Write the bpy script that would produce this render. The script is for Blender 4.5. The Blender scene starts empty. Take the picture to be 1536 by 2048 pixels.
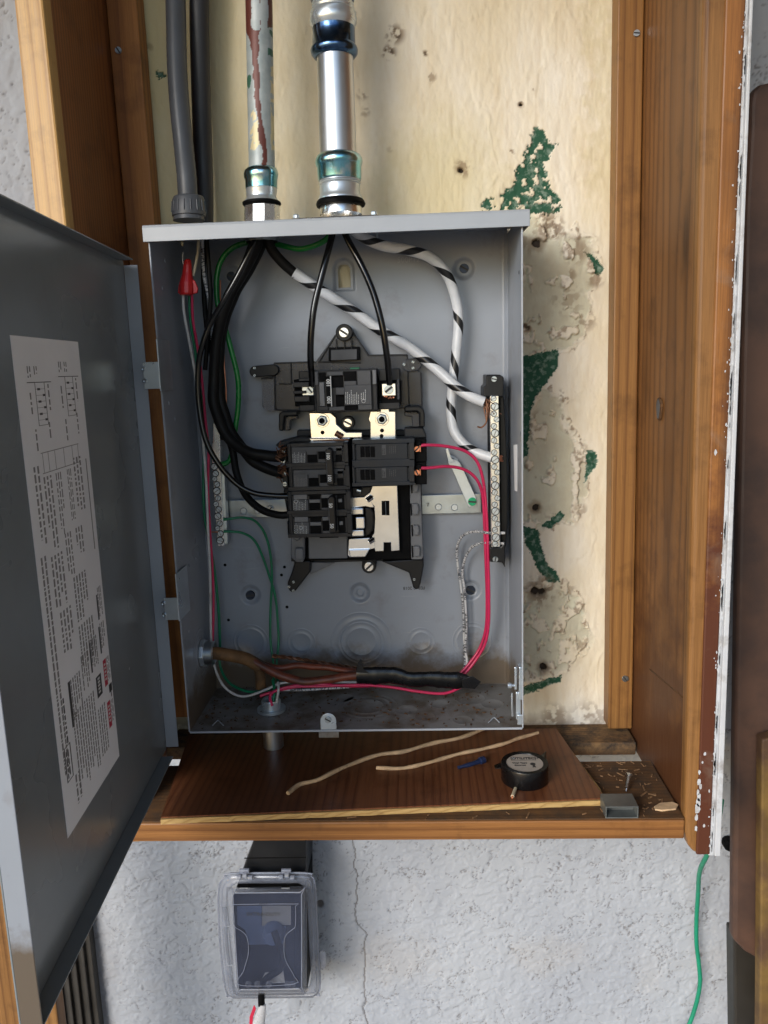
import bpy, math, random
import numpy as np
from mathutils import Vector, Matrix
random.seed(4); rng = np.random.RandomState(4)
SC = bpy.context.scene; COL = SC.collection

# ------------------------------------------------------------------ camera
F_PX = 1569.31
CAM = np.array([.25826, -.91645, .38478])
_p, _y, _r = .1798, -.04678, .03317
_fw = np.array([math.sin(_y)*math.cos(_p), math.cos(_y)*math.cos(_p), -math.sin(_p)])
_rt = np.array([math.cos(_y), -math.sin(_y), 0]); _dn = np.cross(_fw, _rt)
_r2 = _rt*math.cos(_r)+_dn*math.sin(_r); _d2 = -_rt*math.sin(_r)+_dn*math.cos(_r)
CM = np.array([_r2, _d2, _fw])
cam = bpy.data.cameras.new('camera'); co = bpy.data.objects.new('camera', cam); COL.objects.link(co)
co.matrix_world = Matrix(((_r2[0], -_d2[0], -_fw[0], CAM[0]), (_r2[1], -_d2[1], -_fw[1], CAM[1]),
                          (_r2[2], -_d2[2], -_fw[2], CAM[2]), (0, 0, 0, 1)))
cam.sensor_fit = 'VERTICAL'; cam.sensor_height = 32; cam.lens = 32*F_PX/2048
cam.clip_start = .01; cam.clip_end = 200
SC.camera = co
# ------------------------------------------------------------------ world and sun
w = bpy.data.worlds.new('World'); SC.world = w; w.use_nodes = True
nt = w.node_tree; sky = nt.nodes.new('ShaderNodeTexSky'); sky.sky_type = 'NISHITA'; sky.sun_disc = False
sdir = Vector((-.47, -.72, .33)).normalized()
sky.sun_elevation = math.asin(sdir.z); sky.sun_rotation = math.atan2(sdir.x, sdir.y)
sky.air_density = 1.0; sky.dust_density = .7; sky.ozone_density = 2.5
bg = nt.nodes['Background']; bg.inputs['Strength'].default_value = .14
nt.links.new(sky.outputs[0], bg.inputs[0])
sl = bpy.data.lights.new('sun', 'SUN'); sl.energy = 1.5; sl.angle = math.radians(28); sl.color = (1, .975, .95)
so = bpy.data.objects.new('sun', sl); COL.objects.link(so); so.rotation_euler = sdir.to_track_quat('Z', 'Y').to_euler()
SC.view_settings.view_transform = 'Standard'; SC.view_settings.look = 'None'
SC.view_settings.exposure = 0.88; SC.view_settings.gamma = 1; SC.view_settings.use_curve_mapping = False

# ------------------------------------------------------------------ pixel -> place helpers
def ray(px, py): return CM.T @ np.array([(px-768)/F_PX, (py-1024)/F_PX, 1.])
def atY(px, py, Y=0.): d = ray(px, py); return CAM+d*((Y-CAM[1])/d[1])
def atX(px, py, X): d = ray(px, py); return CAM+d*((X-CAM[0])/d[0])
def atZ(px, py, Z): d = ray(px, py); return CAM+d*((Z-CAM[2])/d[2])
def project(X, Y, Z):
    x, y, z = X-CAM[0], Y-CAM[1], Z-CAM[2]
    a = CM[0, 0]*x+CM[0, 1]*y+CM[0, 2]*z; b = CM[1, 0]*x+CM[1, 1]*y+CM[1, 2]*z; c = CM[2, 0]*x+CM[2, 1]*y+CM[2, 2]*z
    return 768+F_PX*a/c, 1024+F_PX*b/c
def mpp(px, py, Y):                       # metres per pixel there
    P = atY(px, py, Y); return float(np.dot(P-CAM, _fw))/F_PX

# ------------------------------------------------------------------ noise (numpy)
_tab = rng.rand(256, 256)
def vnoise(x, y):
    xi = np.floor(x).astype(int); yi = np.floor(y).astype(int); fx = x-xi; fy = y-yi
    fx = fx*fx*(3-2*fx); fy = fy*fy*(3-2*fy)
    a = _tab[xi & 255, yi & 255]; b = _tab[(xi+1) & 255, yi & 255]; c = _tab[xi & 255, (yi+1) & 255]; d = _tab[(xi+1) & 255, (yi+1) & 255]
    return (a*(1-fx)+b*fx)*(1-fy)+(c*(1-fx)+d*fx)*fy
def fbm(x, y, o=4, g=.5):
    s = 0; a = 1; t = 0
    for i in range(o): s = s+a*vnoise(x*2**i+37.1*i, y*2**i+11.7*i); t += a; a *= g
    return s/t
def sstep(a, b, x): t = np.clip((x-a)/(b-a), 0, 1); return t*t*(3-2*t)
def inpoly(x, y, poly):
    r = np.zeros(x.shape, bool); n = len(poly)
    for i in range(n):
        x1, y1 = poly[i]; x2, y2 = poly[(i+1) % n]
        c = ((y1 > y) != (y2 > y)) & (x < (x2-x1)*(y-y1)/((y2-y1) or 1e-9)+x1); r ^= c
    return r

# ------------------------------------------------------------------ materials
def NT(name):
    m = bpy.data.materials.new(name); m.use_nodes = True; t = m.node_tree; return m, t, t.nodes['Principled BSDF']
def N(t, k, **kw):
    n = t.nodes.new(k)
    for a, b in kw.items():
        if hasattr(n, a): setattr(n, a, b)
        else: n.inputs[a.replace('_', ' ')].default_value = b
    return n
def coords(t, scale=(1, 1, 1), loc=(0, 0, 0), rot=(0, 0, 0)):
    c = N(t, 'ShaderNodeTexCoord'); m = N(t, 'ShaderNodeMapping'); m.inputs['Scale'].default_value = scale
    m.inputs['Location'].default_value = loc; m.inputs['Rotation'].default_value = rot
    t.links.new(c.outputs['Object'], m.inputs['Vector']); return m.outputs['Vector']
def noise(t, vec, scale, detail=4, rough=.55, dist=0.):
    n = N(t, 'ShaderNodeTexNoise'); n.inputs['Scale'].default_value = scale; n.inputs['Detail'].default_value = detail
    n.inputs['Roughness'].default_value = rough; n.inputs['Distortion'].default_value = dist
    if vec is not None: t.links.new(vec, n.inputs['Vector'])
    return n.outputs['Fac']
def ramp(t, fac, stops):
    r = N(t, 'ShaderNodeValToRGB'); e = r.color_ramp.elements
    while len(e) < len(stops): e.new(.5)
    for i, (p, c) in enumerate(stops):
        e[i].position = p; e[i].color = (*c, 1) if hasattr(c, '__len__') else (c, c, c, 1)
    t.links.new(fac, r.inputs[0]); return r.outputs[0]
def mix(t, fac, a, b, mode='MIX'):
    m = N(t, 'ShaderNodeMix'); m.data_type = 'RGBA'; m.blend_type = mode
    for s, v in ((m.inputs[0], fac), (m.inputs[6], a), (m.inputs[7], b)):
        if isinstance(v, (int, float)): s.default_value = v if s.type == 'VALUE' else (v, v, v, 1)
        elif isinstance(v, tuple): s.default_value = (*v, 1) if len(v) == 3 else v
        else: t.links.new(v, s)
    return m.outputs[2]
def bump(t, b, h, strength=.3, dist=.001, normal=None):
    n = N(t, 'ShaderNodeBump'); n.inputs['Strength'].default_value = strength; n.inputs['Distance'].default_value = dist
    t.links.new(h, n.inputs['Height'])
    if normal is not None: t.links.new(normal, n.inputs['Normal'])
    t.links.new(n.outputs[0], b.inputs['Normal']); return n.outputs[0]
def plain(name, col, rough=.5, metal=0., var=.12, nscale=60, bumps=.05, spec=.5, alpha=1., dirt=None, dirtamt=.5, dscale=25, trans=0., coat=0.):
    m, t, b = NT(name); v = coords(t)
    n1 = noise(t, v, nscale, 5); lo = tuple(max(0, c*(1-var)) for c in col); hi = tuple(min(1, c*(1+var)) for c in col)
    c = ramp(t, n1, [(.3, lo), (.7, hi)])
    if dirt:
        d = ramp(t, noise(t, v, dscale, 7, .65), [(dirtamt-.06, 0.), (dirtamt+.1, 1.)]); c = mix(t, d, c, dirt)
    t.links.new(c, b.inputs['Base Color'])
    r = ramp(t, noise(t, v, nscale*.6, 4), [(.3, max(0, rough*.8)), (.7, min(1, rough*1.2))])
    t.links.new(r, b.inputs['Roughness']); b.inputs['Metallic'].default_value = metal
    b.inputs['Specular IOR Level'].default_value = spec; b.inputs['Alpha'].default_value = alpha
    b.inputs['Transmission Weight'].default_value = trans; b.inputs['Coat Weight'].default_value = coat
    if bumps: bump(t, b, noise(t, v, nscale*6, 3), bumps, .0004)
    return m
def wood(name, dark, mid, light, axis='Z', off=(0, 0, 0), ring=70, rough=.45, edge_dirt=0., stretch=.045, knots=None, dist=7.):
    m, t, b = NT(name)
    st = {'Z': (1, 1, stretch), 'X': (stretch, 1, 1), 'Y': (1, stretch, 1)}[axis]
    v = coords(t, st, off)
    wv = N(t, 'ShaderNodeTexWave'); wv.wave_type = 'RINGS'; wv.rings_direction = axis; wv.wave_profile = 'SAW'
    wv.inputs['Scale'].default_value = ring; wv.inputs['Distortion'].default_value = dist
    wv.inputs['Detail'].default_value = 3; wv.inputs['Detail Scale'].default_value = .35; wv.inputs['Detail Roughness'].default_value = .5
    t.links.new(v, wv.inputs['Vector'])
    fine = noise(t, coords(t, {'Z': (1, 1, .02), 'X': (.02, 1, 1), 'Y': (1, .02, 1)}[axis], off), 900, 4, .7)
    big = noise(t, v, 14, 4, .6, .5)
    base = ramp(t, big, [(.3, mid), (.68, light)])
    c = mix(t, ramp(t, wv.outputs['Fac'], [(.0, .55), (.12, .12), (.55, .0), (.85, .45), (1, .85)]), base, dark)
    c = mix(t, ramp(t, fine, [(.35, .45), (.7, 0.)]), c, tuple(x*.7 for x in dark))
    st2 = noise(t, coords(t, (1, 1, 1)), 22, 6, .65)
    c = mix(t, ramp(t, st2, [(.53, 0.), (.76, .6)]), c, tuple(x*.45 for x in dark))
    vo = N(t, 'ShaderNodeTexVoronoi'); vo.inputs['Scale'].default_value = 11
    t.links.new(coords(t, {'Z': (1, 1, .30), 'X': (.30, 1, 1), 'Y': (1, .30, 1)}[axis], tuple(x*1.7+.3 for x in off)), vo.inputs['Vector'])
    c = mix(t, ramp(t, vo.outputs['Distance'], [(.05, .85), (.11, .35), (.20, 0.)]), c, tuple(x*.5 for x in dark))
    if edge_dirt:
        d = ramp(t, noise(t, coords(t), 45, 9, .72), [(.5-.2*edge_dirt, 1.), (.62, 0.)]); c = mix(t, d, c, (.045, .032, .022))
    t.links.new(c, b.inputs['Base Color'])
    t.links.new(ramp(t, fine, [(.3, rough*.8), (.7, min(1, rough*1.25))]), b.inputs['Roughness'])
    b.inputs['Specular IOR Level'].default_value = .35
    bump(t, b, mix(t, .5, fine, wv.outputs['Fac']), .25, .0004)
    return m
M = {}
M['steel'] = plain('grey_painted_steel', (.262, .287, .325), .34, 0, .05, 12, .05, .5, dirt=(.20, .20, .21), dirtamt=.62, dscale=16)
M['steel_lite'] = plain('grey_painted_edge', (.33, .36, .40), .38, 0, .05, 20, .04)
M['door'] = plain('door_grey_paint', (.20, .225, .235), .27, 0, .06, 9, .04)
M['floor_steel'] = plain('dusty_painted_steel', (.21, .205, .195), .5, 0, .15, 20, .12, dirt=(.11, .085, .06), dirtamt=.52, dscale=22)
M['zinc'] = plain('zinc_plate', (.58, .64, .68), .30, .75, .08, 40, .05)
M['zinc_dull'] = plain('dull_zinc', (.42, .47, .50), .34, 1, .12, 60, .1)
M['alu'] = plain('bright_aluminium', (.82, .83, .82), .26, 1, .06, 90, .08)
M['nickel'] = plain('tin_plated_bus', (.76, .79, .82), .22, 1, .08, 30, .06)
M['black'] = plain('black_plastic', (.007, .0075, .0085), .38, 0, .15, 80, .06, spec=0.3)
M['matte_black'] = plain('matte_black_plastic', (.0035, .0035, .004), .6, 0, .1, 80, .05, spec=0.08)
M['breaker'] = plain('charcoal_moulded_plastic', (.022, .023, .026), .42, 0, .12, 120, .1, spec=0.28)
M['breaker_label'] = plain('grey_breaker_label', (.085, .087, .092), .5, 0, .08, 90, .04, spec=0.3)
M['navy'] = plain('dark_navy_plastic', (.013, .018, .026), .40, 0, .12, 120, .1, spec=0.3)
M['mid_grey'] = plain('mid_grey_plastic', (.15, .155, .165), .4, 0, .08, 60, .05, spec=0.35)
M['tray'] = plain('smoky_grey_plastic', (.045, .050, .062), .26, 0, .1, 30, .04, alpha=.86, spec=0.35)
M['film'] = plain('thin_smoky_plastic', (.17, .18, .21), .25, 0, .1, 30, .03, alpha=.5)
M['wire_black'] = plain('black_wire_insulation', (.004, .004, .0045), .17, 0, .2, 60, .08)
M['wire_dusty'] = plain('dusty_black_insulation', (.0065, .006, .0055), .55, 0, .3, 60, .12, spec=0.22)
M['wire_green'] = plain('green_wire_insulation', (.008, .20, .035), .26, 0, .1, 60, .03)
M['wire_teal'] = plain('dark_green_insulation', (.006, .17, .075), .35, 0, .12, 60, .03)
M['cord_green'] = plain('green_outdoor_cord', (.008, .22, .12), .45, 0, .1, 60, .03)
M['wire_pink'] = plain('pinkish_red_insulation', (.52, .018, .085), .32, 0, .1, 60, .03)
M['wire_ivory'] = plain('ivory_insulation', (.50, .43, .30), .45, 0, .15, 60, .05)
M['wire_white'] = plain('white_insulation', (.56, .55, .53), .42, 0, .1, 60, .05, dirt=(.3, .27, .23), dirtamt=.6)
M['copper'] = plain('copper', (.62, .26, .15), .35, 1, .15, 90, .1)
M['dark_copper'] = plain('tarnished_copper', (.19, .09, .05), .45, .7, .3, 200, .2)
M['brown_cloth'] = plain('brown_cloth_sleeve', (.17, .085, .03), .75, 0, .3, 120, .4, dirt=(.05, .03, .015), dirtamt=.55)
M['red_brown'] = plain('aged_red_brown_insulation', (.17, .040, .018), .45, 0, .3, 60, .15, dirt=(.05, .02, .012), dirtamt=.55)
M['red_nut'] = plain('red_plastic', (.52, .012, .012), .35, 0, .1, 60, .03)
M['tape'] = plain('black_vinyl_tape', (.004, .004, .0045), .26, 0, .2, 40, .3, spec=0.45)
M['grey_pvc'] = plain('grey_pvc', (.065, .072, .084), .42, 0, .08, 40, .08, dirt=(.055, .06, .07), dirtamt=.6)
M['dark_pvc'] = plain('dark_grey_pvc', (.022, .023, .027), .5, 0, .08, 40, .08)
M['galv'] = plain('galvanised_conduit', (.58, .60, .62), .36, .95, .10, 18, .10)

M['teal_zinc'] = plain('teal_tinted_zinc', (.24, .56, .66), .22, 1, .25, 30, .06, dirt=(.62, .70, .72), dirtamt=.52, dscale=45)
M['blue_zinc'] = plain('blue_tinted_zinc', (.07, .13, .24), .20, 1, .3, 26, .06, dirt=(.35, .42, .52), dirtamt=.62, dscale=45)
M['white_paint'] = plain('white_trim_paint', (.50, .52, .545), .5, 0, .07, 40, .3, dirt=(.30, .29, .285), dirtamt=.58, dscale=40)
M['paper'] = plain('off_white_label_paper', (.86, .87, .88), .55, 0, .03, 20, .02)
M['ink'] = plain('black_ink', (.035, .035, .036), .6, 0, .05, 60, 0)
M['ink_grey'] = plain('grey_ink', (.23, .225, .22), .6, 0, .2, 400, 0)
M['ink_red'] = plain('red_ink', (.48, .015, .05), .5, 0, .05, 60, 0)
M['ink_white'] = plain('white_ink', (.72, .72, .70), .6, 0, .05, 60, 0)
M['blue_plastic'] = plain('dark_blue_plastic', (.012, .022, .065), .4, 0, .1, 60, .03)
M['blue_screw'] = plain('blue_black_screw', (.030, .040, .065), .35, .6, .2, 90, .1)
M['green_screw'] = plain('green_tinted_screw', (.03, .38, .19), .3, .7, .2, 90, .1)
M['wood_trim'] = wood('varnished_pine_trim', (.11, .045, .013), (.27, .128, .040), (.34, .172, .055), off=(-.45, .32, 0), ring=34, dist=5)
M['wood_left'] = wood('varnished_pine_left', (.13, .045, .014), (.29, .105, .030), (.37, .14, .042), off=(.10, .02, .1), ring=60)
M['wood_cleat'] = wood('varnished_pine_cleat', (.13, .052, .015), (.27, .125, .035), (.33, .165, .048), off=(.06, .08, .3), ring=30, dist=5)
M['wood_right'] = wood('varnished_pine_board', (.075, .028, .009), (.225, .098, .029), (.29, .132, .041), off=(-.46, .135, .2), ring=26, dist=9, stretch=.16)
M['wood_shelf'] = wood('varnished_pine_shelf', (.13, .048, .014), (.27, .115, .032), (.34, .155, .045), 'X', off=(.1, .19, .03), ring=40)
M['wood_red'] = wood('reddish_pine_cleat', (.18, .06, .016), (.42, .17, .042), (.50, .215, .058), off=(.06, .08, .3), ring=30, dist=5)
M['wood_rail'] = wood('dusty_pine_rail', (.13, .06, .02), (.24, .13, .05), (.36, .22, .10), 'X', off=(.1, .19, .03), ring=60, edge_dirt=.6, rough=.8)
M['wood_post'] = wood('golden_pine_post', (.34, .17, .045), (.56, .33, .11), (.66, .42, .16), off=(.33, .22, 0), ring=30, rough=.38)
M['wood_dirty'] = wood('grimy_pine', (.07, .028, .009), (.12, .055, .019), (.20, .10, .036), 'X', off=(.1, .19, .03), ring=60, edge_dirt=1.0, rough=.8)
M['ply'] = wood('mahogany_stained_plywood', (.080, .024, .010), (.145, .050, .020), (.205, .078, .032), 'Y', off=(-.2, 0, .03), ring=38, rough=.4, stretch=.12, dist=10)
M['ply_edge'] = wood('raw_plywood_edge', (.30, .17, .055), (.46, .30, .11), (.55, .38, .16), 'X', off=(0, 0, .1), ring=200, rough=.8)
M['dry_stem'] = plain('dry_pale_stem', (.52, .36, .21), .7, 0, .25, 90, .3, dirt=(.25, .14, .07), dirtamt=.62, dscale=60)
M['brown_board'] = plain('rusty_brown_sheet', (.085, .042, .026), .6, 0, .25, 9, .25, dirt=(.042, .022, .016), dirtamt=.5, dscale=8)
M['dark_green'] = plain('dark_dull_metal', (.020, .017, .013), .5, 0, .2, 30, .1)
M['yellow_rust'] = plain('rusty_yellow_paint', (.16, .095, .025), .6, 0, .3, 30, .2, dirt=(.08, .04, .02), dirtamt=.48, dscale=18)
M['cloudy'] = plain('cloudy_clear_plastic', (.08, .095, .15), .12, 0, .3, 18, .03, alpha=.22, spec=1.)
M['cloudy_edge'] = plain('cloudy_plastic_rim', (.25, .27, .32), .14, 0, .2, 30, .03, alpha=.40, spec=1.)
M['cloudy_bead'] = plain('clear_plastic_edge', (.26, .28, .34), .15, 0, .1, 40, .03, alpha=.6, spec=1.)
M['foil'] = plain('clear_red_wrap', (.55, .55, .56), .25, .3, .2, 60, .3)
M['crumb'] = plain('wood_crumbs', (.20, .11, .05), .8, 0, .5, 300, 0)
M['dark_wood'] = plain('shade_roof_boards', (.10, .065, .04), .7, 0, .2, 6, .2)
M['side_paint'] = plain('shade_wall_paint', (.17, .17, .175), .8, 0, .1, 6, .2)
M['dusk_blue'] = plain('slate_blue_plastic', (.05, .075, .15), .4, 0, .2, 40, .05)
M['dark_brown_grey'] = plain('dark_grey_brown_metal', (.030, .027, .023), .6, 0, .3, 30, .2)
M['disc_paper'] = plain('kraft_disc_paper', (.36, .32, .275), .6, 0, .08, 60, .02)
M['clip_metal'] = plain('dull_dark_zinc', (.13, .14, .135), .4, .4, .2, 60, .1)
M['ground'] = plain('dusty_concrete', (.24, .22, .20), .85, 0, .2, 4, .2)

def add_stain(mn, col, z0, z1, nz=30, w_=.08):
    m = M[mn]; t = m.node_tree; b = t.nodes['Principled BSDF']; lk = b.inputs['Base Color'].links[0].from_socket
    c = N(t, 'ShaderNodeTexCoord'); s = N(t, 'ShaderNodeSeparateXYZ'); t.links.new(c.outputs['Object'], s.inputs[0])
    mr = N(t, 'ShaderNodeMapRange'); mr.inputs['From Min'].default_value = z1; mr.inputs['From Max'].default_value = z0; t.links.new(s.outputs['Z'], mr.inputs['Value'])
    n = noise(t, coords(t), nz, 6, .65); ad = N(t, 'ShaderNodeMath', operation='ADD'); t.links.new(mr.outputs[0], ad.inputs[0]); t.links.new(n, ad.inputs[1])
    f = ramp(t, ad.outputs[0], [(.72, 0.), (.72+w_*4, 1.)]); t.links.new(mix(t, f, lk, col), b.inputs['Base Color'])
def add_scratches(mn, col, amt=.5, sc=(3, 3, 90), rot=(.5, .3, .2)):
    m = M[mn]; t = m.node_tree; b = t.nodes['Principled BSDF']; lk = b.inputs['Base Color'].links[0].from_socket
    a_ = ramp(t, noise(t, coords(t, sc, (0, 0, 0), rot), 6, 2, .5), [(.70, 0.), (.72, 1.)]); g_ = ramp(t, noise(t, coords(t), 14, 3), [(.52, 0.), (.62, amt)])
    sm = ramp(t, noise(t, coords(t, (1, 1, 1), (5, 3, 2)), 20, 5, .6, .8), [(.55, 0.), (.75, .35)])
    c1 = mix(t, sm, lk, tuple(x*.6 for x in col)); t.links.new(mix(t, mix(t, 1., a_, g_, 'MULTIPLY'), c1, col), b.inputs['Base Color'])
add_scratches('galv', (.35, .36, .37), .8, (40, 40, 6), (0, .05, 0)); add_scratches('steel', (.42, .43, .45)); add_scratches('door', (.30, .31, .32), .4); add_stain('steel', (.12, .095, .07), -.02, .075, 26, .10)
M['wood_strip'] = wood('stained_edge_strip', (.09, .032, .010), (.30, .12, .030), (.37, .16, .044), off=(-.45, .32, .4), ring=34, dist=5)
add_stain('wood_strip', (.085, .026, .012), -.10, .42); add_scratches('wood_strip', (.40, .33, .26), .7, (60, 60, 4), (0, .1, 0)); add_stain('wood_right', (.085, .032, .012), -.3, .35)  # strip stain and chips; right board just darker towards the bottom
def wear_mat(name, kind):
    """wall paint: colour attribute carries which paint layer shows (r green, g grey-green, b brown grime, a loose dirt)"""
    m, t, b = NT(name); a = N(t, 'ShaderNodeVertexColor'); a.layer_name = 'wear'
    s = N(t, 'ShaderNodeSeparateColor'); t.links.new(a.outputs['Color'], s.inputs[0]); v = coords(t)
    n1 = noise(t, coords(t, (1, 1, .5)), 11, 6, .6); n2 = noise(t, v, 160, 4, .6); n3 = noise(t, coords(t, (1.6, 1, .25)), 55, 5, .6)
    if kind == 'plaster':
        c = ramp(t, n1, [(.32, (.66, .57, .40)), (.5, (.74, .67, .53)), (.66, (.80, .76, .67))])
        c = mix(t, ramp(t, n3, [(.52, 0.), (.75, .35)]), c, (.58, .46, .30))
        c = mix(t, a.outputs['Alpha'], c, (.53, .46, .22))
        c = mix(t, ramp(t, n2, [(.62, 0.), (.8, .35)]), c, (.50, .42, .32))
        gg = mix(t, ramp(t, noise(t, v, 26, 6, .65), [(.35, 0.), (.68, 1.)]), (.60, .58, .45), (.51, .46, .34))
        c = mix(t, s.outputs[1], c, gg)
        gr = mix(t, ramp(t, n2, [(.5, 0.), (.72, .8)]), (.022, .085, .050), (.26, .34, .28))
        c = mix(t, s.outputs[0], c, gr)
        c = mix(t, ramp(t, s.outputs[2], [(.0, 0.), (.75, .75), (.9, 1.)]), c, ramp(t, s.outputs[2], [(.7, (.20, .125, .07)), (.95, (.035, .025, .018))]))
        rough = .75
    else:
        c = ramp(t, n1, [(.35, (.33, .35, .385)), (.65, (.385, .405, .435))])
        c = mix(t, s.outputs[2], c, (.13, .12, .115))
        c = mix(t, s.outputs[0], c, (.40, .33, .24))
        rough = .8
    t.links.new(c, b.inputs['Base Color']); b.inputs['Roughness'].default_value = rough
    b.inputs['Specular IOR Level'].default_value = .25
    bump(t, b, noise(t, v, 420, 5, .6), .35, .0006)
    return m
M['plaster'] = wear_mat('peeling_cream_plaster', 'plaster'); M['stucco'] = wear_mat('white_lace_stucco', 'stucco')

def stripe_mat(name, pitch, frac, dirtw=False):
    m, t, b = NT(name); uv = N(t, 'ShaderNodeUVMap'); sp = N(t, 'ShaderNodeSeparateXYZ'); t.links.new(uv.outputs[0], sp.inputs[0])
    d = N(t, 'ShaderNodeMath', operation='DIVIDE'); t.links.new(sp.outputs[1], d.inputs[0]); d.inputs[1].default_value = pitch
    a = N(t, 'ShaderNodeMath', operation='ADD'); mpn = N(t, 'ShaderNodeMapping'); mpn.inputs['Scale'].default_value = (.3, 14, 1); t.links.new(uv.outputs[0], mpn.inputs[0]); jn = noise(t, mpn.outputs[0], 1., 1)
    jm = N(t, 'ShaderNodeMath', operation='MULTIPLY'); t.links.new(jn, jm.inputs[0]); jm.inputs[1].default_value = .9; j2 = N(t, 'ShaderNodeMath', operation='ADD'); t.links.new(jm.outputs[0], j2.inputs[0]); t.links.new(d.outputs[0], j2.inputs[1])
    t.links.new(j2.outputs[0], a.inputs[0]); t.links.new(sp.outputs[0], a.inputs[1])
    f = N(t, 'ShaderNodeMath', operation='FRACT'); t.links.new(a.outputs[0], f.inputs[0])
    l = N(t, 'ShaderNodeMath', operation='LESS_THAN'); t.links.new(f.outputs[0], l.inputs[0]); l.inputs[1].default_value = frac
    wht = ramp(t, noise(t, coords(t), 70, 5), [(.3, (.54, .56, .58)), (.7, (.66, .67, .68))])
    t.links.new(mix(t, l.outputs[0], wht, (.010, .010, .011)), b.inputs['Base Color'])
    b.inputs['Roughness'].default_value = .34
    bump(t, b, noise(t, coords(t), 200, 3), .12, .0005); return m
M['stripe'] = stripe_mat('white_tape_over_black_wire', .050, .25)
def printed_mat():
    m, t, b = NT('white_wire_with_black_print'); uv = N(t, 'ShaderNodeUVMap'); mp = N(t, 'ShaderNodeMapping'); mp.inputs['Scale'].default_value = (2.2, 900, 1)
    t.links.new(uv.outputs[0], mp.inputs[0]); n = noise(t, mp.outputs[0], 1.0, 2)
    mp2 = N(t, 'ShaderNodeMapping'); mp2.inputs['Scale'].default_value = (.0, 45, 1); t.links.new(uv.outputs[0], mp2.inputs[0]); g = noise(t, mp2.outputs[0], 1.0, 1)
    f = mix(t, 1., ramp(t, n, [(.50, 0.), (.53, 1.)]), ramp(t, g, [(.42, 0.), (.46, 1.)]), 'MULTIPLY')
    t.links.new(mix(t, f, (.50, .50, .50), (.04, .04, .05)), b.inputs['Base Color']); b.inputs['Roughness'].default_value = .4; return m
M['printed'] = printed_mat()
def conduit_paint():
    m, t, b = NT('weathered_painted_conduit'); a = N(t, 'ShaderNodeVertexColor'); a.layer_name = 'wear'
    s = N(t, 'ShaderNodeSeparateColor'); t.links.new(a.outputs['Color'], s.inputs[0]); v = coords(t)
    c = ramp(t, noise(t, v, 60, 6), [(.35, (.27, .32, .33)), (.65, (.38, .42, .43))])
    c = mix(t, s.outputs[0], c, (.105, .028, .020)); c = mix(t, s.outputs[1], c, (.56, .49, .30)); c = mix(t, s.outputs[2], c, (.04, .12, .08))
    t.links.new(c, b.inputs['Base Color']); b.inputs['Roughness'].default_value = .45; b.inputs['Metallic'].default_value = .15
    bump(t, b, noise(t, v, 200, 5), .3, .0006); return m
M['old_pipe'] = conduit_paint()

# ------------------------------------------------------------------ mesh helpers
class G:
    def __init__(s): s.v = []; s.f = []; s.mi = []; s.cur = 0
    def add(s, vs, fs):
        o = len(s.v); s.v += [tuple(map(float, p)) for p in vs]; s.f += [tuple(i+o for i in f) for f in fs]; s.mi += [s.cur]*len(fs); return s
    def box(s, x0, x1, y0, y1, z0, z1):
        return s.add([(x0, y0, z0), (x1, y0, z0), (x1, y1, z0), (x0, y1, z0), (x0, y0, z1), (x1, y0, z1), (x1, y1, z1), (x0, y1, z1)],
                     [(0, 3, 2, 1), (4, 5, 6, 7), (0, 1, 5, 4), (1, 2, 6, 5), (2, 3, 7, 6), (3, 0, 4, 7)])
    def prism(s, a, b):
        n = len(a); return s.add(list(a)+list(b), [tuple(range(n)), tuple(range(2*n-1, n-1, -1))]+[(i, n+i, n+(i+1) % n, (i+1) % n) for i in range(n)])
    def lathe(s, base, axis, prof, n=24, cap=True):
        base = Vector(base); ax = Vector(axis).normalized(); u = ax.orthogonal().normalized(); w_ = ax.cross(u)
        o = []; f = []
        for (t, r) in prof:
            for k in range(n):
                a = 2*math.pi*k/n; o.append(base+ax*t+(u*math.cos(a)+w_*math.sin(a))*max(r, 1e-6))
        for i in range(len(prof)-1):
            for k in range(n): f.append((i*n+k, i*n+(k+1) % n, (i+1)*n+(k+1) % n, (i+1)*n+k))
        if cap: f.append(tuple(range(n-1, -1, -1))); f.append(tuple((len(prof)-1)*n+k for k in range(n)))
        return s.add(o, f)
def mk(name, g, mat, parent=None, bevel=0, smooth=False, label=None, L=None, seg=2):
    me = bpy.data.meshes.new(name); me.from_pydata(g.v, [], g.f)
    for m_ in (mat if isinstance(mat, (list, tuple)) else [mat]): me.materials.append(M[m_])
    if any(g.mi): me.polygons.foreach_set('material_index', g.mi)
    if smooth: me.polygons.foreach_set('use_smooth', [True]*len(me.polygons))
    me.update()
    o = bpy.data.objects.new(name, me); COL.objects.link(o)
    if smooth and smooth != 'all': me.set_sharp_from_angle(angle=math.radians(40))
    if parent is not None:
        o.parent = parent; r = parent
        off = Vector((0, 0, 0))
        while r is not None: off += r.location; r = r.parent
        o.location = -off
    if label: o['label'] = label
    if bevel:
        b = o.modifiers.new('bevel', 'BEVEL'); b.width = bevel; b.segments = seg; b.limit_method = 'ANGLE'; b.angle_limit = math.radians(35)
    return o
def thing(name, label, cat, loc, group=None):
    o = bpy.data.objects.new(name, None); COL.objects.link(o); o.location = loc; o.empty_display_size = .01
    o['label'] = label; o['category'] = cat
    if group: o['group'] = group
    return o
def tag(o, label, cat, group=None):
    o['label'] = label; o['category'] = cat
    if group: o['group'] = group
    return o
def poly(g, pts, Y, th):                       # outline given on plane Y, thickness towards the wall
    a = [atY(x, y, Y) for x, y in pts]; return g.prism(a, [p+np.array([0, th, 0]) for p in a])
def rect(g, x0, y0, x1, y1, Y, th):
    a = atY(x0, y0, Y); b = atY(x1, y1, Y); return g.box(a[0], b[0], Y, Y+th, b[2], a[2])
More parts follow.
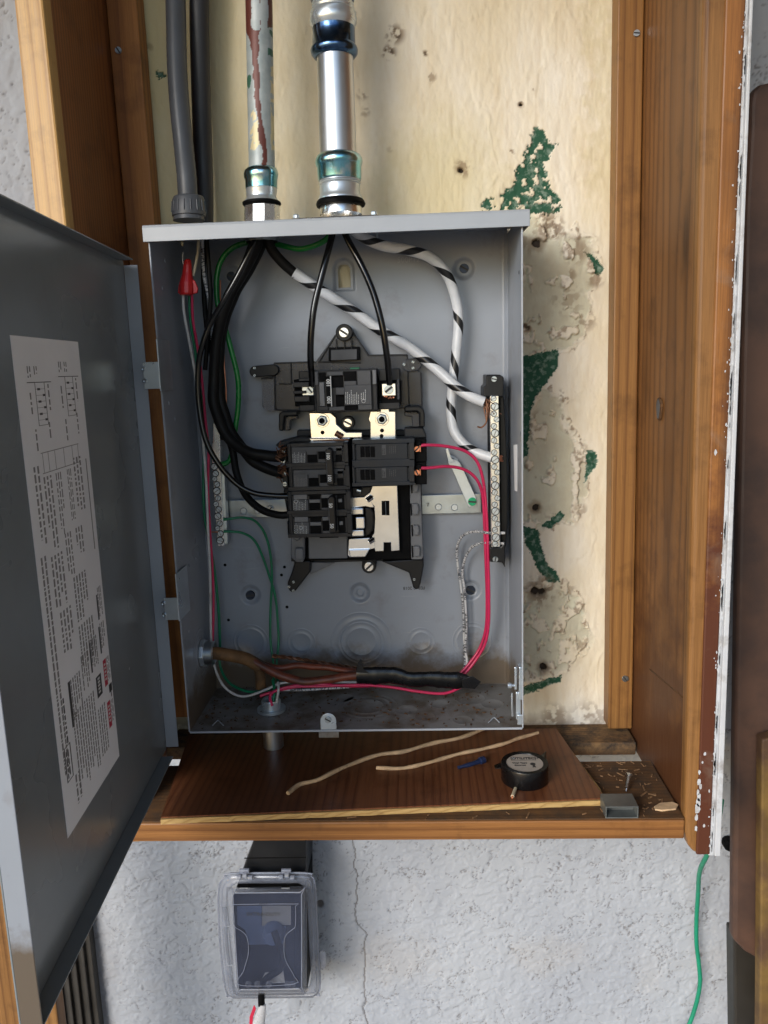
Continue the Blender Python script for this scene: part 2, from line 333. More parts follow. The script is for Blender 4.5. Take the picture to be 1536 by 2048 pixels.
def plate(name, pts, Y, th, mat, parent=None, bevel=.0005, label=None): return mk(name, poly(G(), pts, Y, th), mat, parent, bevel, label=label)
def pbox(name, x0, y0, x1, y1, Y, th, mat, parent=None, bevel=.0006, label=None): return mk(name, rect(G(), x0, y0, x1, y1, Y, th), mat, parent, bevel, label=label)
def smoothpath(P, step=.003):
    P = [np.array(p, float) for p in P]; P = [2*P[0]-P[1]]+P+[2*P[-1]-P[-2]]; out = []
    for i in range(1, len(P)-2):
        p0, p1, p2, p3 = P[i-1:i+3]; n = max(2, int(np.linalg.norm(p2-p1)/step))
        for k in range(n):
            t = k/n; out.append(.5*((2*p1)+(-p0+p2)*t+(2*p0-5*p1+4*p2-p3)*t*t+(-p0+3*p1-3*p2+p3)*t**3))
    out.append(P[-2]); return out
def tube(name, P, r, mat, parent=None, n=12, step=.003, flat=None, wob=0., rfun=None):
    pts = smoothpath(P, step)
    if wob:
        for i, p in enumerate(pts): pts[i] = p+wob*np.array([vnoise(np.array(i*.15), np.array(3.3))-.5, vnoise(np.array(i*.15), np.array(9.3))-.5, vnoise(np.array(i*.15), np.array(17.3))-.5])
    vs = []; fs = []; L = 0; uvv = []
    tg = Vector(pts[1]-pts[0]).normalized(); u = tg.cross(Vector((0, 1, 0)));
    if u.length < .1: u = tg.orthogonal()
    u.normalize()
    for i, p in enumerate(pts):
        q = pts[min(i+1, len(pts)-1)]-pts[max(i-1, 0)]; tg = Vector(q).normalized()
        u = (u-tg*u.dot(tg)).normalized(); w_ = tg.cross(u)
        if i: L += float(np.linalg.norm(pts[i]-pts[i-1]))
        uvv.append(L); rr = rfun(i/(len(pts)-1))*r if rfun else r
        for k in range(n):
            a = 2*math.pi*k/n; x, y = math.cos(a)*rr, math.sin(a)*rr
            if flat: y *= flat
            vs.append(Vector(p)+u*x+w_*y)
    m = len(pts); uvs = []
    for i in range(m-1):
        for k in range(n):
            fs.append((i*n+k, i*n+(k+1) % n, (i+1)*n+(k+1) % n, (i+1)*n+k))
            uvs += [(k/n, uvv[i]), ((k+1)/n, uvv[i]), ((k+1)/n, uvv[i+1]), (k/n, uvv[i+1])]
    fs.append(tuple(range(n-1, -1, -1))); fs.append(tuple((m-1)*n+k for k in range(n))); uvs += [(0, 0)]*n+[(0, L)]*n
    g = G(); g.add(vs, fs); o = mk(name, g, mat, parent, smooth=True)
    ul = o.data.uv_layers.new(name='UVMap'); ul.data.foreach_set('uv', np.array(uvs, 'f').ravel()); return o
def W(pts): return [atY(x, y, Y) for x, y, Y in pts]
def vlathe(g, prof, Y, n=28, cap=True):        # stacked rings; prof (centre px, py, half width px)
    o = []; f = []
    for (cx, py, hw) in prof:
        P = atY(cx, py, Y); r = hw*mpp(cx, py, Y)
        for k in range(n): a = 2*math.pi*k/n; o.append((P[0]+r*math.cos(a), P[1]+r*math.sin(a), P[2]))
    for i in range(len(prof)-1):
        for k in range(n): f.append((i*n+k, (i+1)*n+k, (i+1)*n+(k+1) % n, i*n+(k+1) % n))
    if cap: f.append(tuple(range(n))); f.append(tuple((len(prof)-1)*n+k for k in range(n-1, -1, -1)))
    return g.add(o, f)
def screw_mesh(name, mat, r=1., hex_=False, slot=True, n=20, sw=.25, smat='ink'):
    """unit-radius head facing -Y, slot across"""
    g = G()
    g.lathe((0, 0, 0), (0, -1, 0), [(0, 1), (.22, 1), (.30, .96)], 6 if hex_ else n)
    if slot: g.cur = 1; g.box(-.92, .92, -.34, -.301, -sw+.01, sw-.01); g.cur = 0
    if hex_: g.lathe((0, -.3, 0), (0, -1, 0), [(0, .72), (.12, .70)], n)
    if slot:
        for sgn in (1, -1):
            a0 = math.asin(sw); pts = [(math.cos(a0+(math.pi-2*a0)*k/8)*.93, sgn*math.sin(a0+(math.pi-2*a0)*k/8)*.93) for k in range(9)]
            g.prism([(x, -.52, z) for x, z in pts], [(x, -.28, z) for x, z in pts])
    me = bpy.data.meshes.new(name); me.from_pydata(g.v, [], g.f); me.materials.append(M[mat]); me.materials.append(M[smat]); me.polygons.foreach_set('material_index', g.mi); return me
SCR = {k: screw_mesh('screw_'+k, k) for k in ('alu', 'zinc', 'zinc_dull', 'blue_screw', 'green_screw', 'copper')}
BARS = screw_mesh('bar_screw', 'zinc', sw=.15, smat='ink_grey')
HEXS = {k: screw_mesh('hex_screw_'+k, k, hex_=True) for k in ('alu', 'zinc')}
def screw(px, py, Y, rpx, mat, parent, ang=None, name='screw', mesh=None, loc=None, scale=None):
    o = bpy.data.objects.new(name, mesh or SCR[mat]); COL.objects.link(o)
    P = Vector(atY(px, py, Y)) if loc is None else Vector(loc)
    off = Vector((0, 0, 0)); r = parent
    while r is not None: off += r.location; r = r.parent
    o.parent = parent; o.location = P-off
    s = (rpx*mpp(px, py, Y)) if scale is None else scale
    o.scale = (s, s, s); o.rotation_euler = (0, random.uniform(0, 3.14) if ang is None else ang, 0); return o
def text(name, s, loc, size, mat, parent, rot=(math.pi/2, 0, 0), ext=.0001, align='CENTER', bold=0.):
    c = bpy.data.curves.new('lettering', 'FONT'); c.body = s; c.size = size; c.extrude = ext; c.align_x = align; c.align_y = 'CENTER'; c.offset = bold
    c.resolution_u = 3
    o = bpy.data.objects.new('lettering_tmp', c); COL.objects.link(o)
    dg = bpy.context.evaluated_depsgraph_get(); me = bpy.data.meshes.new_from_object(o.evaluated_get(dg)); bpy.data.objects.remove(o)
    me.materials.clear(); me.materials.append(M[mat]); o = bpy.data.objects.new(name, me); COL.objects.link(o)
    off = Vector((0, 0, 0)); r = parent
    while r is not None: off += r.location; r = r.parent
    o.parent = parent; o.location = Vector(loc)-off; o.rotation_euler = rot; return o
def ptext(name, s, px, py, Y, hpx, mat, parent, ang=0., bold=0.):   # ang turns it in the plane facing us
    P = atY(px, py, Y); return text(name, s, P, hpx*mpp(px, py, Y)*1.38, mat, parent, (math.pi/2, ang, 0), bold=bold)
def grid_mesh(name, parts, mat, parent=None):
    """parts: list of (X grid, Y height grid, Z grid, colour grid(4), keep mask or None)"""
    V = []; Fc = []; C = []; o = 0
    for X, Y, Z, c, keep in parts:
        nz, nx = X.shape; V.append(np.stack([X, Y, Z], -1).reshape(-1, 3)); C.append(c.reshape(-1, 4))
        idx = np.arange(nz*nx).reshape(nz, nx)+o; q = np.stack([idx[:-1, :-1], idx[:-1, 1:], idx[1:, 1:], idx[1:, :-1]], -1)
        if keep is not None: q = q[(keep[:-1, :-1] & keep[1:, 1:] & keep[1:, :-1] & keep[:-1, 1:])]
        Fc.append(q.reshape(-1, 4)); o += nz*nx
    V = np.concatenate(V); Fc = np.concatenate(Fc); C = np.concatenate(C)
    used = np.zeros(len(V), bool); used[Fc.ravel()] = True; mp = np.cumsum(used)-1; V = V[used]; C = C[used]; Fc = mp[Fc]
    me = bpy.data.meshes.new(name); me.vertices.add(len(V)); me.vertices.foreach_set('co', V.ravel().astype('f'))
    me.loops.add(Fc.size); me.loops.foreach_set('vertex_index', Fc.ravel().astype('i'))
    me.polygons.add(len(Fc)); me.polygons.foreach_set('loop_start', (np.arange(len(Fc))*4).astype('i'))
    me.polygons.foreach_set('use_smooth', np.ones(len(Fc), bool)); me.materials.append(M[mat]); me.update(calc_edges=True); me.validate()
    a = me.color_attributes.new('wear', 'FLOAT_COLOR', 'POINT'); a.data.foreach_set('color', C.ravel().astype('f'))
    ob = bpy.data.objects.new(name, me); COL.objects.link(ob)
    if parent is not None:
        ob.parent = parent; ob.location = -parent.location
    return ob
def mesh_grid(x0, x1, z0, z1, st):
    return np.meshgrid(np.linspace(x0, x1, int((x1-x0)/st)+1), np.linspace(z0, z1, int((z1-z0)/st)+1))

# ================================================================== SETTING
g = G(); g.box(-8, 8, -9, .02, -1.42, -1.40); gr = mk('ground', g, 'ground'); gr['kind'] = 'structure'
# added out of view to hold back light: a slab overhead, a wall on the right
g = G(); g.box(-1.6, 2.2, -1.9, .2, 1.55, 1.62); o = mk('shade_roof', g, 'dark_wood'); o['kind'] = 'structure'
g = G(); g.box(1.35, 1.5, -3.2, .01, -1.4, 1.55); o = mk('shade_wall', g, 'side_paint'); o['kind'] = 'structure'

# ---- stucco wall (everything outside the cabinet)
WY = .012
def stucco_part(x0, x1, z0, z1, st):
    X, Z = mesh_grid(x0, x1, z0, z1, st); px, py = project(X, WY, Z)
    wx = fbm(X*70+5, Z*70+9, 3)-.5; wz = fbm(X*70+55, Z*70+2, 3)-.5
    a = fbm((X+wx*.014)*78, (Z+wz*.014)*105, 4, .55)
    pl = sstep(.47, .515, a); b = fbm((X+wz*.02)*150+31, (Z+wx*.02)*190+7, 3)
    h = .0007*pl+.0005*sstep(.5, .56, b)+.0004*fbm(X*300, Z*300, 3)
    # thin curled crescents where the trowelled skin lifts
    rid = np.abs(fbm((X+wx*.02)*62+90, (Z+wz*.02)*95+70, 4, .55)-.5); gate = sstep(.51, .60, fbm(X*48+3, Z*60+8, 3))
    cr = (1-sstep(.004, .016, rid))*gate; edge = (1-sstep(.0, .020, np.abs(a-.5)))*sstep(.50, .60, fbm(X*55+13, Z*45+28, 3)); cr = np.maximum(cr*.95, edge*.9); h = h-.0015*cr
    col = np.zeros(X.shape+(4,)); dirt = cr*.8  # crescents darkened for dirt and for the shade in their creases
    # the long wandering hairline crack
    cxs = np.interp(py, [1690, 1740, 1770, 1800, 1842, 1870, 1960, 2048, 2200], [706, 712, 716, 714, 713, 731, 727, 733, 738])+(fbm(py*.06, py*.0+4, 4)-.5)*14
    ck = 1-sstep(.6, 1.7, np.abs(px-cxs)); ck = ck*(py > 1650)
    h = h-.0014*ck; dirt = np.maximum(dirt, ck)
    hol = np.zeros(X.shape)
    for (hx, hy, r) in ((640, 1808, 9), (1409, 1778, 3)): hol = np.maximum(hol, 1-sstep(r*.7, r, np.hypot(px-hx, py-hy)))
    dirt = np.maximum(dirt, hol); h = h-.003*hol
    col[..., 2] = np.clip(dirt, 0, 1); col[..., 0] = sstep(.60, .80, fbm(X*10+2, Z*10+4, 5))*.12; col[..., 3] = 0
    return X, WY-h, Z, col, None
wt = thing('stucco_wall', 'white lace-textured stucco wall around and below the wooden cabinet', 'wall', (.2, WY, -1.4))
grid_mesh('textured_stucco', [stucco_part(-.42, .78, -.58, -.035, .0014), stucco_part(-.42, -.062, .18, .95, .0019), stucco_part(.515, .78, -.035, .95, .0021)], 'stucco', wt)
g = G(); X0, X1, Z0, Z1 = -.42, .78, -.58, .95
for b_ in ((-5, X0, WY, .2, -1.4, 3), (X1, 5, WY, .2, -1.4, 3), (X0, X1, WY, .2, -1.4, Z0), (X0, X1, WY, .2, Z1, 3)): g.box(*b_)
g.box(X0, -.062, WY, .2, Z0, .18)
o = mk('plain_stucco', g, 'stucco', wt); a = o.data.color_attributes.new('wear', 'FLOAT_COLOR', 'POINT'); a.data.foreach_set('color', np.zeros(len(g.v)*4, 'f'))

# ---- cream plaster at the back of the cabinet, peeled to older green paint
PY = .008
X, Z = mesh_grid(-.075, .525, -.08, .95, .00105); px, py = project(X, PY, Z)
n1 = fbm(X*150, Z*150, 4)-.5; n2 = fbm(X*150+70, Z*150+30, 4)-.5
q1 = fbm(X*34+7, Z*34+2, 3)-.5; q2 = fbm(X*34+47, Z*34+62, 3)-.5; qx, qy = px+n1*22+q1*75, py+n2*22+q2*75; fk = np.where(py < 440, 16, 7); fx, fy = px+(fbm(X*420, Z*420, 3)-.5)*fk+n1*fk*.8, py+(fbm(X*420+9, Z*420+3, 3)-.5)*fk+n2*fk*.8
green = [[(1075, 252), (1090, 262), (1092, 280), (1110, 288), (1108, 300), (1098, 318), (1085, 325), (1092, 345), (1098, 365), (1120, 400), (1124, 420), (1112, 430), (1080, 425), (1060, 436), (1040, 420), (1000, 420), (993, 405), (1010, 385), (1030, 360), (1035, 330), (1050, 305), (1062, 285), (1066, 262)],
         [(965, 400), (985, 402), (985, 418), (958, 418)], [(1040, 712), (1085, 705), (1118, 698), (1114, 735), (1098, 760), (1080, 780), (1070, 800), (1060, 820), (1055, 912), (1038, 915)],
         [(1172, 898), (1190, 903), (1196, 922), (1186, 942), (1168, 966), (1172, 930)], [(1165, 500), (1185, 508), (1208, 540), (1196, 553), (1188, 545), (1184, 525)],
         [(1044, 1050), (1075, 1060), (1085, 1100), (1095, 1130), (1110, 1140), (1120, 1162), (1100, 1167), (1075, 1140), (1065, 1110), (1050, 1090)],
         [(1080, 1052), (1122, 1023), (1132, 1030), (1100, 1057)], [(1045, 1372), (1085, 1360), (1122, 1350), (1120, 1362), (1080, 1378), (1045, 1392)],
         [(317, 143), (328, 142), (331, 150), (326, 158), (315, 155)]]
lobes = [[(1030, 430), (1090, 437), (1140, 470), (1180, 500), (1190, 545), (1180, 590), (1160, 650), (1130, 690), (1090, 700), (1060, 718), (1030, 715)],
         [(1030, 815), (1080, 800), (1120, 840), (1140, 850), (1170, 890), (1172, 930), (1160, 985), (1140, 1000), (1110, 1040), (1070, 1055), (1030, 1050)],
         [(1030, 1180), (1090, 1170), (1130, 1170), (1155, 1200), (1170, 1230), (1165, 1260), (1160, 1300), (1120, 1340), (1080, 1360), (1030, 1370)]]
gm = np.zeros(X.shape); lm = np.zeros(X.shape); lbig = np.zeros(X.shape)
for p in green: gm = np.maximum(gm, inpoly(fx, fy, p))
for p in lobes:
    lm = np.maximum(lm, inpoly(qx, qy, p)); c_ = np.mean(p, 0); lbig = np.maximum(lbig, inpoly(c_[0]+(qx-c_[0])/1.14, c_[1]+(qy-c_[1])/1.14, p))
soft = 0
for k in range(4):
    j1 = (fbm(X*95+11*k, Z*95+5*k, 4)-.5)*44; j2 = (fbm(X*95+31*k, Z*95+45*k, 4)-.5)*44; a_ = np.zeros(X.shape)
    for p in lobes: a_ = np.maximum(a_, inpoly(px+q1*75+j1, py+q2*75+j2, p))
    soft = soft+a_/4
flake = sstep(.60, .64, fbm(X*70+3, Z*55+9, 4))
for (xa_, ya_, xb_, yb_, hw_) in ((1138, 840, 1162, 880, 9), (1162, 880, 1150, 960, 8), (1150, 960, 1146, 1035, 6), (1172, 1200, 1120, 1240, 9), (1120, 1240, 1098, 1275, 5), (1120, 1325, 1170, 1290, 5), (1150, 660, 1105, 668, 9)):
    dx_, dy_ = xb_-xa_, yb_-ya_; tt_ = np.clip(((px-xa_)*dx_+(py-ya_)*dy_)/(dx_*dx_+dy_*dy_), 0, 1); dd_ = np.hypot(px-xa_-tt_*dx_+n1*16, py-ya_-tt_*dy_+n2*16); flake = np.maximum(flake, 1-sstep(hw_*.7, hw_, dd_))
lm = np.clip(soft*.55+lm*.45, 0, 1)*(1-flake); gm = gm*(1-sstep(.62, .65, fbm(X*210, Z*210, 3))*(py < 440)); lm = lm*(1-gm)
rim = lbig*(1-lm)*(1-gm)*sstep(.53, .68, fbm(X*190+4, Z*190+8, 4))
spots = np.zeros(X.shape)
for (sx, sy, sr, st_) in ((790, 70, 26, 1), (778, 105, 20, 1), (862, 155, 15, .7), (850, 108, 9, 1), (905, 160, 7, .8), (848, 20, 8, .6), (1023, 305, 9, 1), (1042, 208, 6, 1), (1067, 180, 4, 1),
                          (925, 338, 26, .8), (1100, 455, 40, .9), (1150, 500, 38, .8), (1190, 560, 22, .8), (1135, 600, 44, .5), (1170, 640, 30, .7), (725, 190, 16, .7), (730, 225, 14, .6), (300, 95, 12, .5),
                          (1120, 790, 16, .7), (1132, 800, 10, 1), (1075, 840, 26, .6), (1080, 1180, 42, .9), (1130, 1180, 26, .6), (1158, 1290, 18, .6), (1060, 480, 40, .6), (1052, 655, 16, 1), (1140, 550, 18, .7),
                          (1110, 1440, 40, .8), (1180, 1450, 60, .7), (1160, 1020, 20, .6), (360, 330, 6, 1), (340, 305, 5, 1), (290, 212, 5, 1), (780, 300, 9, .3)):
    d = np.hypot(px-sx, py-sy)/sr; spots = np.maximum(spots, st_*(1-sstep(.35, 1.05, d))*sstep(.47, .60, fbm(X*170+sx, Z*170+sy, 4)))
spots = np.maximum(spots, rim*.8)*.86
holes = np.zeros(X.shape)
for (sx, sy, sr) in ((922, 341, 7), (1073, 486, 10), (1072, 1015, 8), (1070, 1182, 10), (1082, 1183, 8), (1088, 1334, 8), (1042, 209, 4)):
    d = np.hypot(px-sx, py-sy); holes = np.maximum(holes, 1-sstep(sr*.7, sr*1.05, d+n1*6))
    spots = np.maximum(spots, .6*(1-sstep(sr, sr*2.4, d+n1*14)))
spots = np.maximum(spots, holes)
grime = sstep(1405, 1480, py)*sstep(.42, .58, fbm(X*60, Z*60, 4)); spots = np.maximum(spots, grime*.9)
yel = np.clip((1-sstep(250, 800, px))*.75+.0, 0, 1)*(.6+.6*(fbm(X*14, Z*5, 4)))+(1-sstep(60, 190, np.hypot(px-880, (py-400)*.8)+n1*60))*.45+(1-sstep(0, 60, np.abs(px-1210)+n1*90))*.35*(1-sstep(300, 520, py))
col = np.zeros(X.shape+(4,)); col[..., 0] = gm; col[..., 1] = lm; col[..., 2] = np.clip(spots, 0, 1); col[..., 3] = np.clip(yel, 0, 1)
h = .0014*fbm(X*34, Z*24, 5)+.0013*fbm(X*230+3, Z*80+5, 4)+.0006*sstep(.5, .6, fbm(X*33+5, Z*22+9, 5))
fold = (1-sstep(.0, .03, np.abs(fbm(X*22+60, Z*9+6, 4)-.5)))*sstep(.5, .65, fbm(X*14+1, Z*9+2, 2)); h = h+.0005*fold*(px > 850)+.0016*flake*lbig
h = h-.0019*np.maximum(gm, lm)+.0014*lbig*(1-lm)*(1-gm)*fbm(X*110, Z*110, 3)-.006*holes
keep = ~((X > .012) & (X < .350) & (Z > .012) & (Z < .505))
def stuccoback(x0, x1, z0, z1):
    X, Z = mesh_grid(x0, x1, z0, z1, .02); c = np.zeros(X.shape+(4,)); c[..., 3] = .5; return X, X*0+PY+.002, Z, c, None
pw = thing('plaster_wall', 'cream plaster back of the cabinet, peeling to old green paint', 'wall', (.2, PY, -.05))
grid_mesh('peeling_plaster', [(X, PY-h, Z, col, keep), stuccoback(.0, .362, .0, .515)], 'plaster', pw)

# ---- wooden cabinet
cab = thing('wooden_cabinet', 'open varnished wooden cabinet built around the grey electrical panel', 'cabinet', (.22, 0, -.07))
def board(name, front0, back0, top, mat, label=None, bevel=.0015):
    """front0: (Xa,Ya,Xb,Yb) footprint at bottom z and at top z"""
    (xa0, xb0, ya0, yb0, z0), (xa1, xb1, ya1, yb1, z1) = front0, back0
    g = G(); g.add([(xa0, ya0, z0), (xb0, ya0, z0), (xb0, yb0, z0), (xa0, yb0, z0), (xa1, ya1, z1), (xb1, ya1, z1), (xb1, yb1, z1), (xa1, yb1, z1)],
                   [(0, 3, 2, 1), (4, 5, 6, 7), (0, 1, 5, 4), (1, 2, 6, 5), (2, 3, 7, 6), (3, 0, 4, 7)])
    return mk(name, g, mat, cab, bevel, label=label)
TOP = .95
# right side: inner board, back cleat, front post with rounded foot
board('side_board', (.5085, .530, -.195, .006, -.0745), (.5000, .522, -.195, .006, TOP), 0, 'wood_right')
board('cleat', (.4790, .5073, -.020, .006, -.052), (.4730, .4993, -.020, .006, TOP), 0, 'wood_cleat')
b0 = atY(1370, 1672, -.213); b1 = atY(1420, 1706, -.213); zt = atY(1385, 1708, -.213)[2]; ty = [atY(1408, 0, -.213)[0], atY(1492, 0, -.213)[0]]
z_t = atY(1450, 0, -.213)[2]
def lerp(a, b, t): return a+(b-a)*t
ktop = (TOP-zt)/(z_t-zt); pxl = lerp(b0[0], ty[0], ktop); pxr = lerp(b1[0], ty[1], ktop)
g = G(); ft = [(b0[0], zt+.022), (b0[0]+.004, zt+.008), (b0[0]+.010, zt), (b1[0], zt), (pxr, TOP), (pxl, TOP)]
g.prism([(x, -.213, z) for x, z in ft], [(x, -.1955, z) for x, z in ft]); mk('front_post', g, 'wood_trim', cab, .004, seg=3)
# a stained outer half of the post, a strip nailed on
g = G(); m0 = lerp(b0[0], b1[0], .42); m1 = lerp(pxl, pxr, .50)
ft = [(m0, zt+.001), (b1[0]-.001, zt+.001), (pxr-.001, TOP), (m1, TOP)]
g.prism([(x, -.2162, z) for x, z in ft], [(x, -.2132, z) for x, z in ft]); mk('edge_strip', g, 'wood_strip', cab, .002, label='redder outer strip of the right-hand post')
# white paint flecks at the edge of the post
fl = G()
for i in range(95):
    t = random.random()**.8; xx = lerp(b1[0], pxr, t*.75)-abs(random.gauss(0, .0022))-.0005; zz = lerp(zt, TOP, t*.75)
    r = random.uniform(.0002, .0009); k = random.randint(5, 8)
    pts = [(xx+r*random.uniform(.5, 1.2)*math.cos(6.283*j/k), zz+r*random.uniform(.6, 2.4)*math.sin(6.283*j/k)) for j in range(k)]
    fl.prism([(x, -.21650, z) for x, z in pts], [(x, -.2160, z) for x, z in pts])
for i in range(70):
    t = random.random(); t0 = lerp(b1[0], pxr, t); zz = lerp(zt, TOP, t); hh_ = random.uniform(.003, .014); ww_ = random.uniform(.0008, .0030)
    pts = [(t0+.0004, zz-hh_)]+[(t0-ww_*random.uniform(.1, 1)*math.sin(3.1416*(j+.5)/9), zz-hh_+2*hh_*(j+.5)/9) for j in range(9)]+[(t0+.0004, zz+hh_)]
    fl.prism([(x, -.21652, z) for x, z in pts], [(x, -.2160, z) for x, z in pts])
for (fx_, fy_, r) in ((1410, 1508, 4), (1405, 1525, 3), (1399, 1545, 4), (1398, 1565, 7), (1396, 1585, 6), (1397, 1605, 9), (1395, 1618, 9), (1393, 1635, 6), (1392, 1658, 5), (1408, 1652, 4), (1431, 905, 5), (1401, 1574, 6), (1398, 1596, 8)):
    P = atY(fx_, fy_, -.2165); r *= mpp(fx_, fy_, -.2165); pts = [(P[0]+.6*r*random.uniform(.6, 1.2)*math.cos(.785*j), P[2]+r*random.uniform(.7, 1.4)*math.sin(.785*j)) for j in range(8)]
    fl.prism([(x, -.21655, z) for x, z in pts], [(x, -.2160, z) for x, z in pts])
o = mk('paint_fleck', fl, 'white_paint', cab); o['kind'] = 'stuff'
# left side
l0 = atY(70, 430, -.18); l1 = atY(131, 430, -.18); u0 = atY(28, 5, -.18); u1 = atY(86, 5, -.18)
def atz(a, b, z): t = (z-a[2])/(b[2]-a[2]); return a[0]+(b[0]-a[0])*t
for nm, x_a, x_b, ya, yb, mt in (('front_post', (l0, u0), (l1, u1), -.18, -.162, 'wood_post'),):
    g = G(); g.prism([(-.052+.0-.030, ya, -.095), (-.044, ya, -.095), (-.034, ya, -.078), (atz(l1, u1, .3), ya, .3), (atz(l1, u1, TOP), ya, TOP), (atz(l0, u0, TOP), ya, TOP), (atz(l0, u0, .3), ya, .3)],
                     [(-.082, yb, -.095), (-.044, yb, -.095), (-.034, yb, -.078), (atz(l1, u1, .3), yb, .3), (atz(l1, u1, TOP), yb, TOP), (atz(l0, u0, TOP), yb, TOP), (atz(l0, u0, .3), yb, .3)])
    mk(nm, g, mt, cab, .002)
board('side_board', (-.075, -.0575, -.1615, .006, -.0745), (-.082, -.0600, -.1615, .006, TOP), 0, 'wood_left')
board('cleat', (-.0570, -.026, -.020, .006, -.030), (-.0595, -.0265, -.020, .006, TOP), 0, 'wood_red')
# shelf: front plank, back cleat, with open gaps between them
ZS = -.053
board('shelf_plank', (-.0570, .5065, -.213, -.0985, ZS-.020), (-.0570, .5065, -.213, -.0985, ZS), 0, 'wood_shelf')
g = G(); g.box(-.0565, .5060, -.2115, -.0995, ZS+.0002, ZS+.0014); mk('grime_layer', g, 'wood_dirty', cab, 0, label='grimy worn top of the shelf plank')
zr0, zr1 = atY(1200, 1511, -.045)[2], atY(1200, 1486, -.045)[2]; print('rail', zr0, zr1)
board('back_rail', (-.0560, .5055, -.045, .006, zr0), (-.0560, .5060, -.045, .006, zr1), 0, 'wood_rail')
for (sx, sy, Y) in ((237, 101, -.0202), (1273, 67, -.0202), (1250, 1357, -.0202)): screw(sx, sy, Y, 6.5, 'zinc_dull', cab)
# knot hole and dark scratch in the right board
g = G(); P = atX(1319, 818, .5038); pts = [(P[1]+.0085*math.cos(a)*(1+.15*math.sin(3*a)), P[2]+.0125*math.sin(a)*(1+.1*math.sin(2*a+1))) for a in [6.283*k/20 for k in range(20)]]
g.prism([(.5028, y, z) for y, z in pts], [(.5045, y, z) for y, z in pts]); g.cur = 1
p2 = [(P[1]+.6*(y-P[1])+.0015, P[2]+.85*(z-P[2])) for y, z in pts]; g.prism([(.5024, y, z) for y, z in p2], [(.503, y, z) for y, z in p2])
mk('knot', g, ['wood_dirty', 'breaker_label'], cab, .0004)
tube('scratch', [atX(1300, 1338, .5078), atX(1328, 1362, .5078), atX(1352, 1382, .5078), atX(1370, 1398, .5078)], .0011, 'wood_dirty', cab, 6)
# crumbs and splinters on the shelf
cr = G()
for i in range(90):
    z = ZS+.0016
    if random.random() < .45: x, y = random.uniform(.43, .505), random.uniform(-.2, -.10)
    elif random.random() < .5: x, y = random.uniform(.43, .50), random.uniform(-.2, -.10)
    else: x, y = random.uniform(-.05, .5), random.uniform(-.211, -.18)
    r = random.uniform(.0004, .0016); a = random.uniform(0, 6.28); l = r*random.uniform(1, 4)
    c, s = math.cos(a), math.sin(a); q = [(x+c*l-s*r*.5, y+s*l+c*r*.5), (x-c*l-s*r*.5, y-s*l+c*r*.5), (x-c*l+s*r*.5, y-s*l-c*r*.5), (x+c*l+s*r*.5, y+s*l-c*r*.5)]
    h_ = z+random.uniform(.0003, .001); cr.prism([(a_, b_, h_) for a_, b_ in q], [(a_, b_, z-.0003) for a_, b_ in q])
o = mk('wood_crumbs', cr, 'crumb'); o['kind'] = 'stuff'; o['label'] = 'wood crumbs and splinters scattered on the cabinet shelf'
g = G(); pts = [(1308, 1612), (1320, 1605), (1345, 1603), (1357, 1608), (1352, 1617), (1325, 1620), (1310, 1618)]
A = [atZ(x, y, ZS+.0035) for x, y in pts]; g.prism(A, [p-np.array([0, 0, .0018]) for p in A]); tag(mk('wood_chip', g, 'dry_stem', None, .0005), 'flat pale wood chip at the right end of the shelf', 'wood chip')

# ---- plywood sheet on the shelf
ZP = ZS+.0088
A = [atZ(322, 1634, ZP), atZ(1210, 1596, ZP), atZ(1112, 1456, ZP), atZ(378, 1470, ZP)]
A[2][1] = min(A[2][1], -.032); A[3][1] = min(A[3][1], -.032)
g = G(); g.prism([tuple(p) for p in A], [(p[0], p[1], ZP-.0014) for p in A]); pr_ = thing('plywood_sheet', 'dark mahogany-stained plywood sheet lying on the shelf', 'plywood', tuple(A[0]))
mk('veneer', g, 'ply', pr_)
# frayed veneer along front edge: core slightly proud
n_ = 60; top = []; 
for i in range(n_+1):
    t = i/n_; p = A[0]+(A[1]-A[0])*t; top.append((p[0], p[1]-.0012-.0010*vnoise(np.array(i*.9), np.array(2.)), ZP-.0011))
g = G(); base = top+[(A[1][0], A[1][1]+.02, ZP-.0011)]+[(A[2][0], A[2][1], ZP-.0016), (A[3][0], A[3][1], ZP-.0016)]
g.prism([(x, y, ZP-.0016) for x, y, z in base], [(x, y, ZP-.0070) for x, y, z in base]); mk('plywood_core', g, 'ply_edge', pr_)

# ---- white trim strip beside the post
wsp = thing('white_trim', 'narrow white-painted moulding strip beside the right-hand post', 'trim', (.54, -.19, -.08))
def strip(name, pxs, Y0, Y1, mat, bev=.001):
    g = G(); a = [atY(x, y, Y0) for x, y in pxs]
    t1 = (TOP-a[1][2])/(a[2][2]-a[1][2]); t0 = (TOP-a[0][2])/(a[3][2]-a[0][2])
    a[2] = a[1]+(a[2]-a[1])*t1; a[3] = a[0]+(a[3]-a[0])*t0
    g.prism([tuple(p) for p in a], [(p[0], Y1, p[2]) for p in a]); mk(name, g, mat, wsp, bev)
strip('inner_bead', [(1417, 1712), (1428, 1712), (1499, 0), (1490, 0)], -.2150, .008, 'white_paint')
strip('outer_bead', [(1429.5, 1713), (1441, 1713), (1507, 0), (1500.5, 0)], -.2185, .008, 'white_paint')

# ================================================================== PANEL BOX
BW, BH, BD = .362, .526, .1206
box = thing('electrical_panel', 'grey steel electrical panel box, its inside full of wires', 'electrical panel', (.181, 0, 0))
